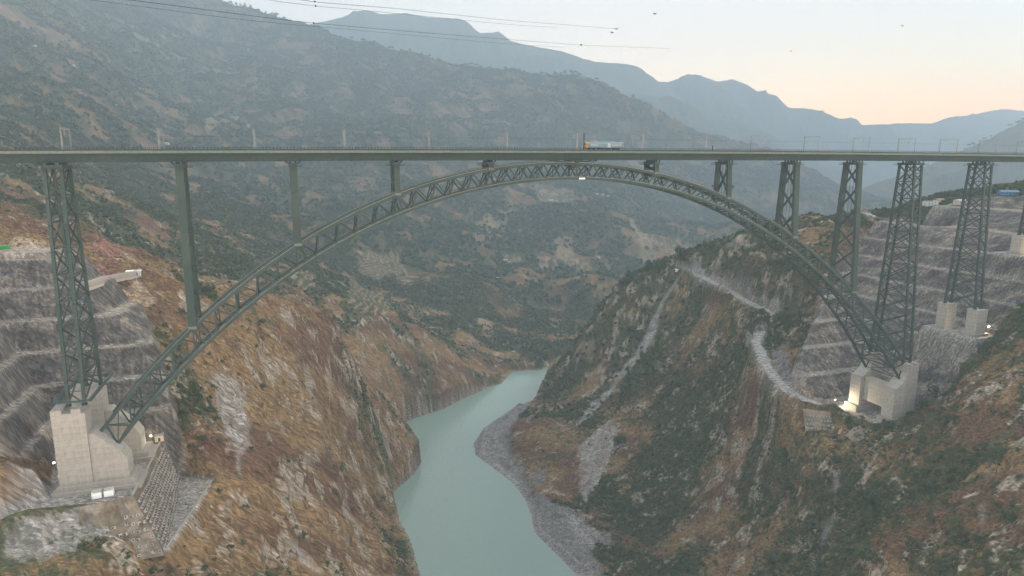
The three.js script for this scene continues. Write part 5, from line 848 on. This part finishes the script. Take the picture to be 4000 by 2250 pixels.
const village = [ // pixel, length, width, height, wall, roof, pitched, label
  [1386, 505, 20, 8, 5, wWall, slate, 0, 'long pale house on the terraces below the crown of the arch'], [1400, 507, 9, 7, 3.4, cWall, redRoof, 1.5, 'small brown house next to the long pale house'], [1502, 489, 15, 8, 5, wWall, redRoof, 2, 'pale house with red roof high on the green hill'], [1516, 491, 12, 7, 4.5, wWall, tinRoof, 1.6, 'tin roofed house beside the red roofed one'], [1530, 494, 11, 7, 4.5, wWall, slate, 0, 'flat white house at the end of the hill row'],
  [1290, 541, 12, 7, 5, wWall, slate, 0, 'white two storey house above the green slope'], [1305, 540, 9, 6, 4, cWall, redRoof, 1.5, 'small pinkish house beside the white two storey house'], [1272, 657, 11, 7, 4, cWall, tinRoof, 1.3, 'brown house among terraces over the river bend'], [1283, 661, 8, 6, 3.6, wWall, slate, 0, 'white little house among terraces over the river bend'], [1251, 702, 9, 5, 3.5, wWall, tinRoof, 1.2, 'lone white house on the meadow above the river bend'],
  [1507, 650, 6, 5, 4, wWall, tinRoof, 1.2, 'small white house in front of tall green trees'], [1584, 652, 9, 6, 3.6, cWall, bluRoof, 1.4, 'house with bluish tin roof by the narrow terraces'], [183, 166, 12, 7, 4, wWall, tinRoof, 1.6, 'white house high on the forested mountainside'], [88, 117, 9, 6, 4, wWall, tinRoof, 1.4, 'lone small white house in the highest clearing'], [290, 265, 14, 6, 3.5, wWall, slate, 0, 'low white house on the tan mountain spur'], [419, 364, 15, 9, 5, cWall, tinRoof, 2, 'pale building with tin roof seen over the bridge railing'], [558, 274, 8, 6, 4, wWall, redRoof, 1.5, 'white house on the bare round knoll'],
  [2344, 517, 14, 8, 4, wWall, slate, 0, 'white building on the hilltop behind the lattice towers'], [2362, 515, 9, 6, 4.4, wWall, redRoof, 1.6, 'small white house with reddish roof on the hilltop'], [2418, 513, 12, 6, 3.2, cWall, tinRoof, 1.0, 'low shed on the hilltop between two towers'], [2535, 489, 15, 7, 2.6, bluRoof, bluRoof, 1.0, 'long shed with a blue roof on the hilltop']];
for (const [u, v, L, W, H, wl, rf, pitch, label] of village) { const p = hit(u, v); house('house', label, p[0], p[2] - 0.8, -p[1], rr(-0.3, 0.3), L, W, H + 0.8, wl, rf, { pitch, group: 'houses on the hills' }); }
{ const p = hit(1478, 484), t = thing('temple', 'small white temple with a pointed spire on the terraces', 'temple', [p[0], p[2] - 0.5, -p[1]], 0.2); box(t, 'base', 0, 1.6, 0, 5, 3.2, 5, wWall); const c = part(t, 'spire', new THREE.ConeGeometry(2.2, 7, 8), wWall); c.position.y = 6.7; const f = part(t, 'finial', new THREE.SphereGeometry(0.4, 8, 6), redRoof); f.position.y = 10.4; }
// masonry wall that holds up the dirt terrace on the left
{ const w = thing('terrace_wall', 'long pale masonry wall holding up the dirt terrace with the white hut', 'retaining wall'), P = [[226, 728], [260, 716], [300, 706], [340, 699], [356, 692]].map(([u, v]) => hit(u, v)); for (let i = 0; i + 1 < P.length; i++) { const a = P[i], b = P[i + 1]; for (const [k, m] of [[0, anchorMats[0]], [1, concrete], [2, anchorMats[1]]]) bar(w, 'masonry_course', V(a[0], a[2] + 0.4 + k * 1.65, -a[1] + 1.2 - k * 0.25), V(b[0], b[2] + 0.4 + k * 1.65, -b[1] + 1.2 - k * 0.25), 1.6, 1.62, m); } }
// ---------------------------------------------------------------- floodlights
function flood(label, pos, turn, poleH, towards) {
  const f = thing('floodlight', label, 'floodlight', pos, turn); bar(f, 'pole', V(0, 0, 0), V(0, poleH, 0), 0.14, 0.14, galv); box(f, 'head', 0, poleH + 0.1, 0.0, 1.0, 0.7, 0.3, darkSteel);
  const e = box(f, 'lamp_glass', 0, poleH + 0.1, 0.19, 0.9, 0.6, 0.06, new THREE.MeshStandardMaterial({ color: 0xffffff, emissive: new THREE.Color(1, 0.86, 0.62), emissiveIntensity: 12 }));
  const l = new THREE.SpotLight(new THREE.Color(1, 0.8, 0.5), 1100, 0, 1.15, 0.8, 2); l.position.set(0, poleH + 0.1, 0.5); l.target.position.set(...towards); l.castShadow = true; l.shadow.radius = 10; f.add(l, l.target);
}
flood('glaring floodlight on the platform next to the small cream hut', bridge(-216.5, 196, -27).toArray(), TH - 0.2, 4.2, [-8, 0, 12]);
flood('small floodlight at the foot of the dark cut face behind the foundation', bridge(-252, 197, -4).toArray(), TH + 0.6, 4.5, [9, 1, 6]);
flood('floodlight under the grey sprayed face beside the big concrete foundation', bridge(214, 165, -22).toArray(), TH, 5, [10, 4, 8]);
flood('floodlight on the cut slope bench beside the outer plinth', bridge(308, 219, 12).toArray(), TH - 0.4, 5, [-10, 3, 2]);
flood('floodlight beside the plinth high on the benched slope', bridge(346, 270, 6).toArray(), TH + 0.3, 5.5, [9, 4, 2]);

// ---------------------------------------------------------------- power lines and birds
function line(label, pts, r, balls) {
  const P = pts.map(([u, v, D]) => { const p = atD(u, v, D); return V(p[0], p[1], -p[2]); }), o = thing('power_line', label, 'power line'); part(o, 'wire', new THREE.TubeGeometry(new THREE.CatmullRomCurve3(P), 60, r, 5), darkSteel);
  for (const [u, v, D] of balls) { const p = atD(u, v, D), m = part(o, 'spacer', new THREE.SphereGeometry(0.13 * D / 100, 8, 6), darkSteel); m.position.set(p[0], p[1], -p[2]); }
}
line('topmost power line wire crossing the sky above the far peak', [[600, -30, 95], [757, 0, 110], [1000, 22, 145], [1288, 52, 190], [1421, 62, 215], [1551, 73, 240]], 0.035, [[792, 4, 114]]);
line('second power line wire just under the topmost one', [[560, -20, 100], [677, 0, 112], [794, 15, 126], [927, 27, 143], [1288, 62, 190], [1400, 69, 212]], 0.03, [[794, 15, 126]]);
line('long low power line wire from the forested mountain to the open sky', [[200, -12, 80], [326, 0, 88], [483, 20, 100], [644, 41, 114], [789, 58, 130], [1288, 100, 200], [1461, 113, 235], [1688, 122, 300]], 0.035, [[789, 58, 130], [1462, 113, 235]]);
line('faint lowest power line wire under the long low one', [[150, -10, 90], [253, 3, 98], [644, 53, 130], [877, 74, 155], [1288, 111, 215], [1420, 119, 240]], 0.026, []);
{
  const bm = std(0.035, 0.035, 0.04, 0.8); let i = 0;
  for (const [u, v, D, a] of [[1648, 35, 170, 0.3], [1551, 73, 180, 0.1], [1540, 82, 190, 0.6], [2270, 65, 260, 0.2], [1990, 129, 300, 0.4]]) {
    const p = atD(u, v, D), b = thing('bird', ['lone dark bird flying highest over the far peak', 'dark bird flying close to a power line end', 'dark bird flying just below another bird', 'tiny dark bird gliding in the pale sky far from the wires', 'tiny dark bird gliding over the round summit'][i++], 'bird', [p[0], p[1], -p[2]], a);
    const body = part(b, 'body', new THREE.SphereGeometry(0.5, 10, 8), bm); body.scale.set(0.26, 0.24, 0.8);
    for (const e of [-1, 1]) { const sh = new THREE.Shape([[0, -0.16], [0.5, -0.2], [1.0, -0.02], [0.55, 0.14], [0, 0.18]].map(q => new THREE.Vector2(q[0] * e * 0.75, q[1]))); const w = part(b, 'wing', new THREE.ExtrudeGeometry(sh, { depth: 0.03, bevelEnabled: false }).rotateX(Math.PI / 2), bm); w.rotation.z = e * 0.35; }
    const tl = part(b, 'tail', new THREE.ConeGeometry(0.14, 0.35, 6).rotateX(Math.PI / 2), bm); tl.position.z = 0.5;
  }
}
renderer.render(scene, camera);
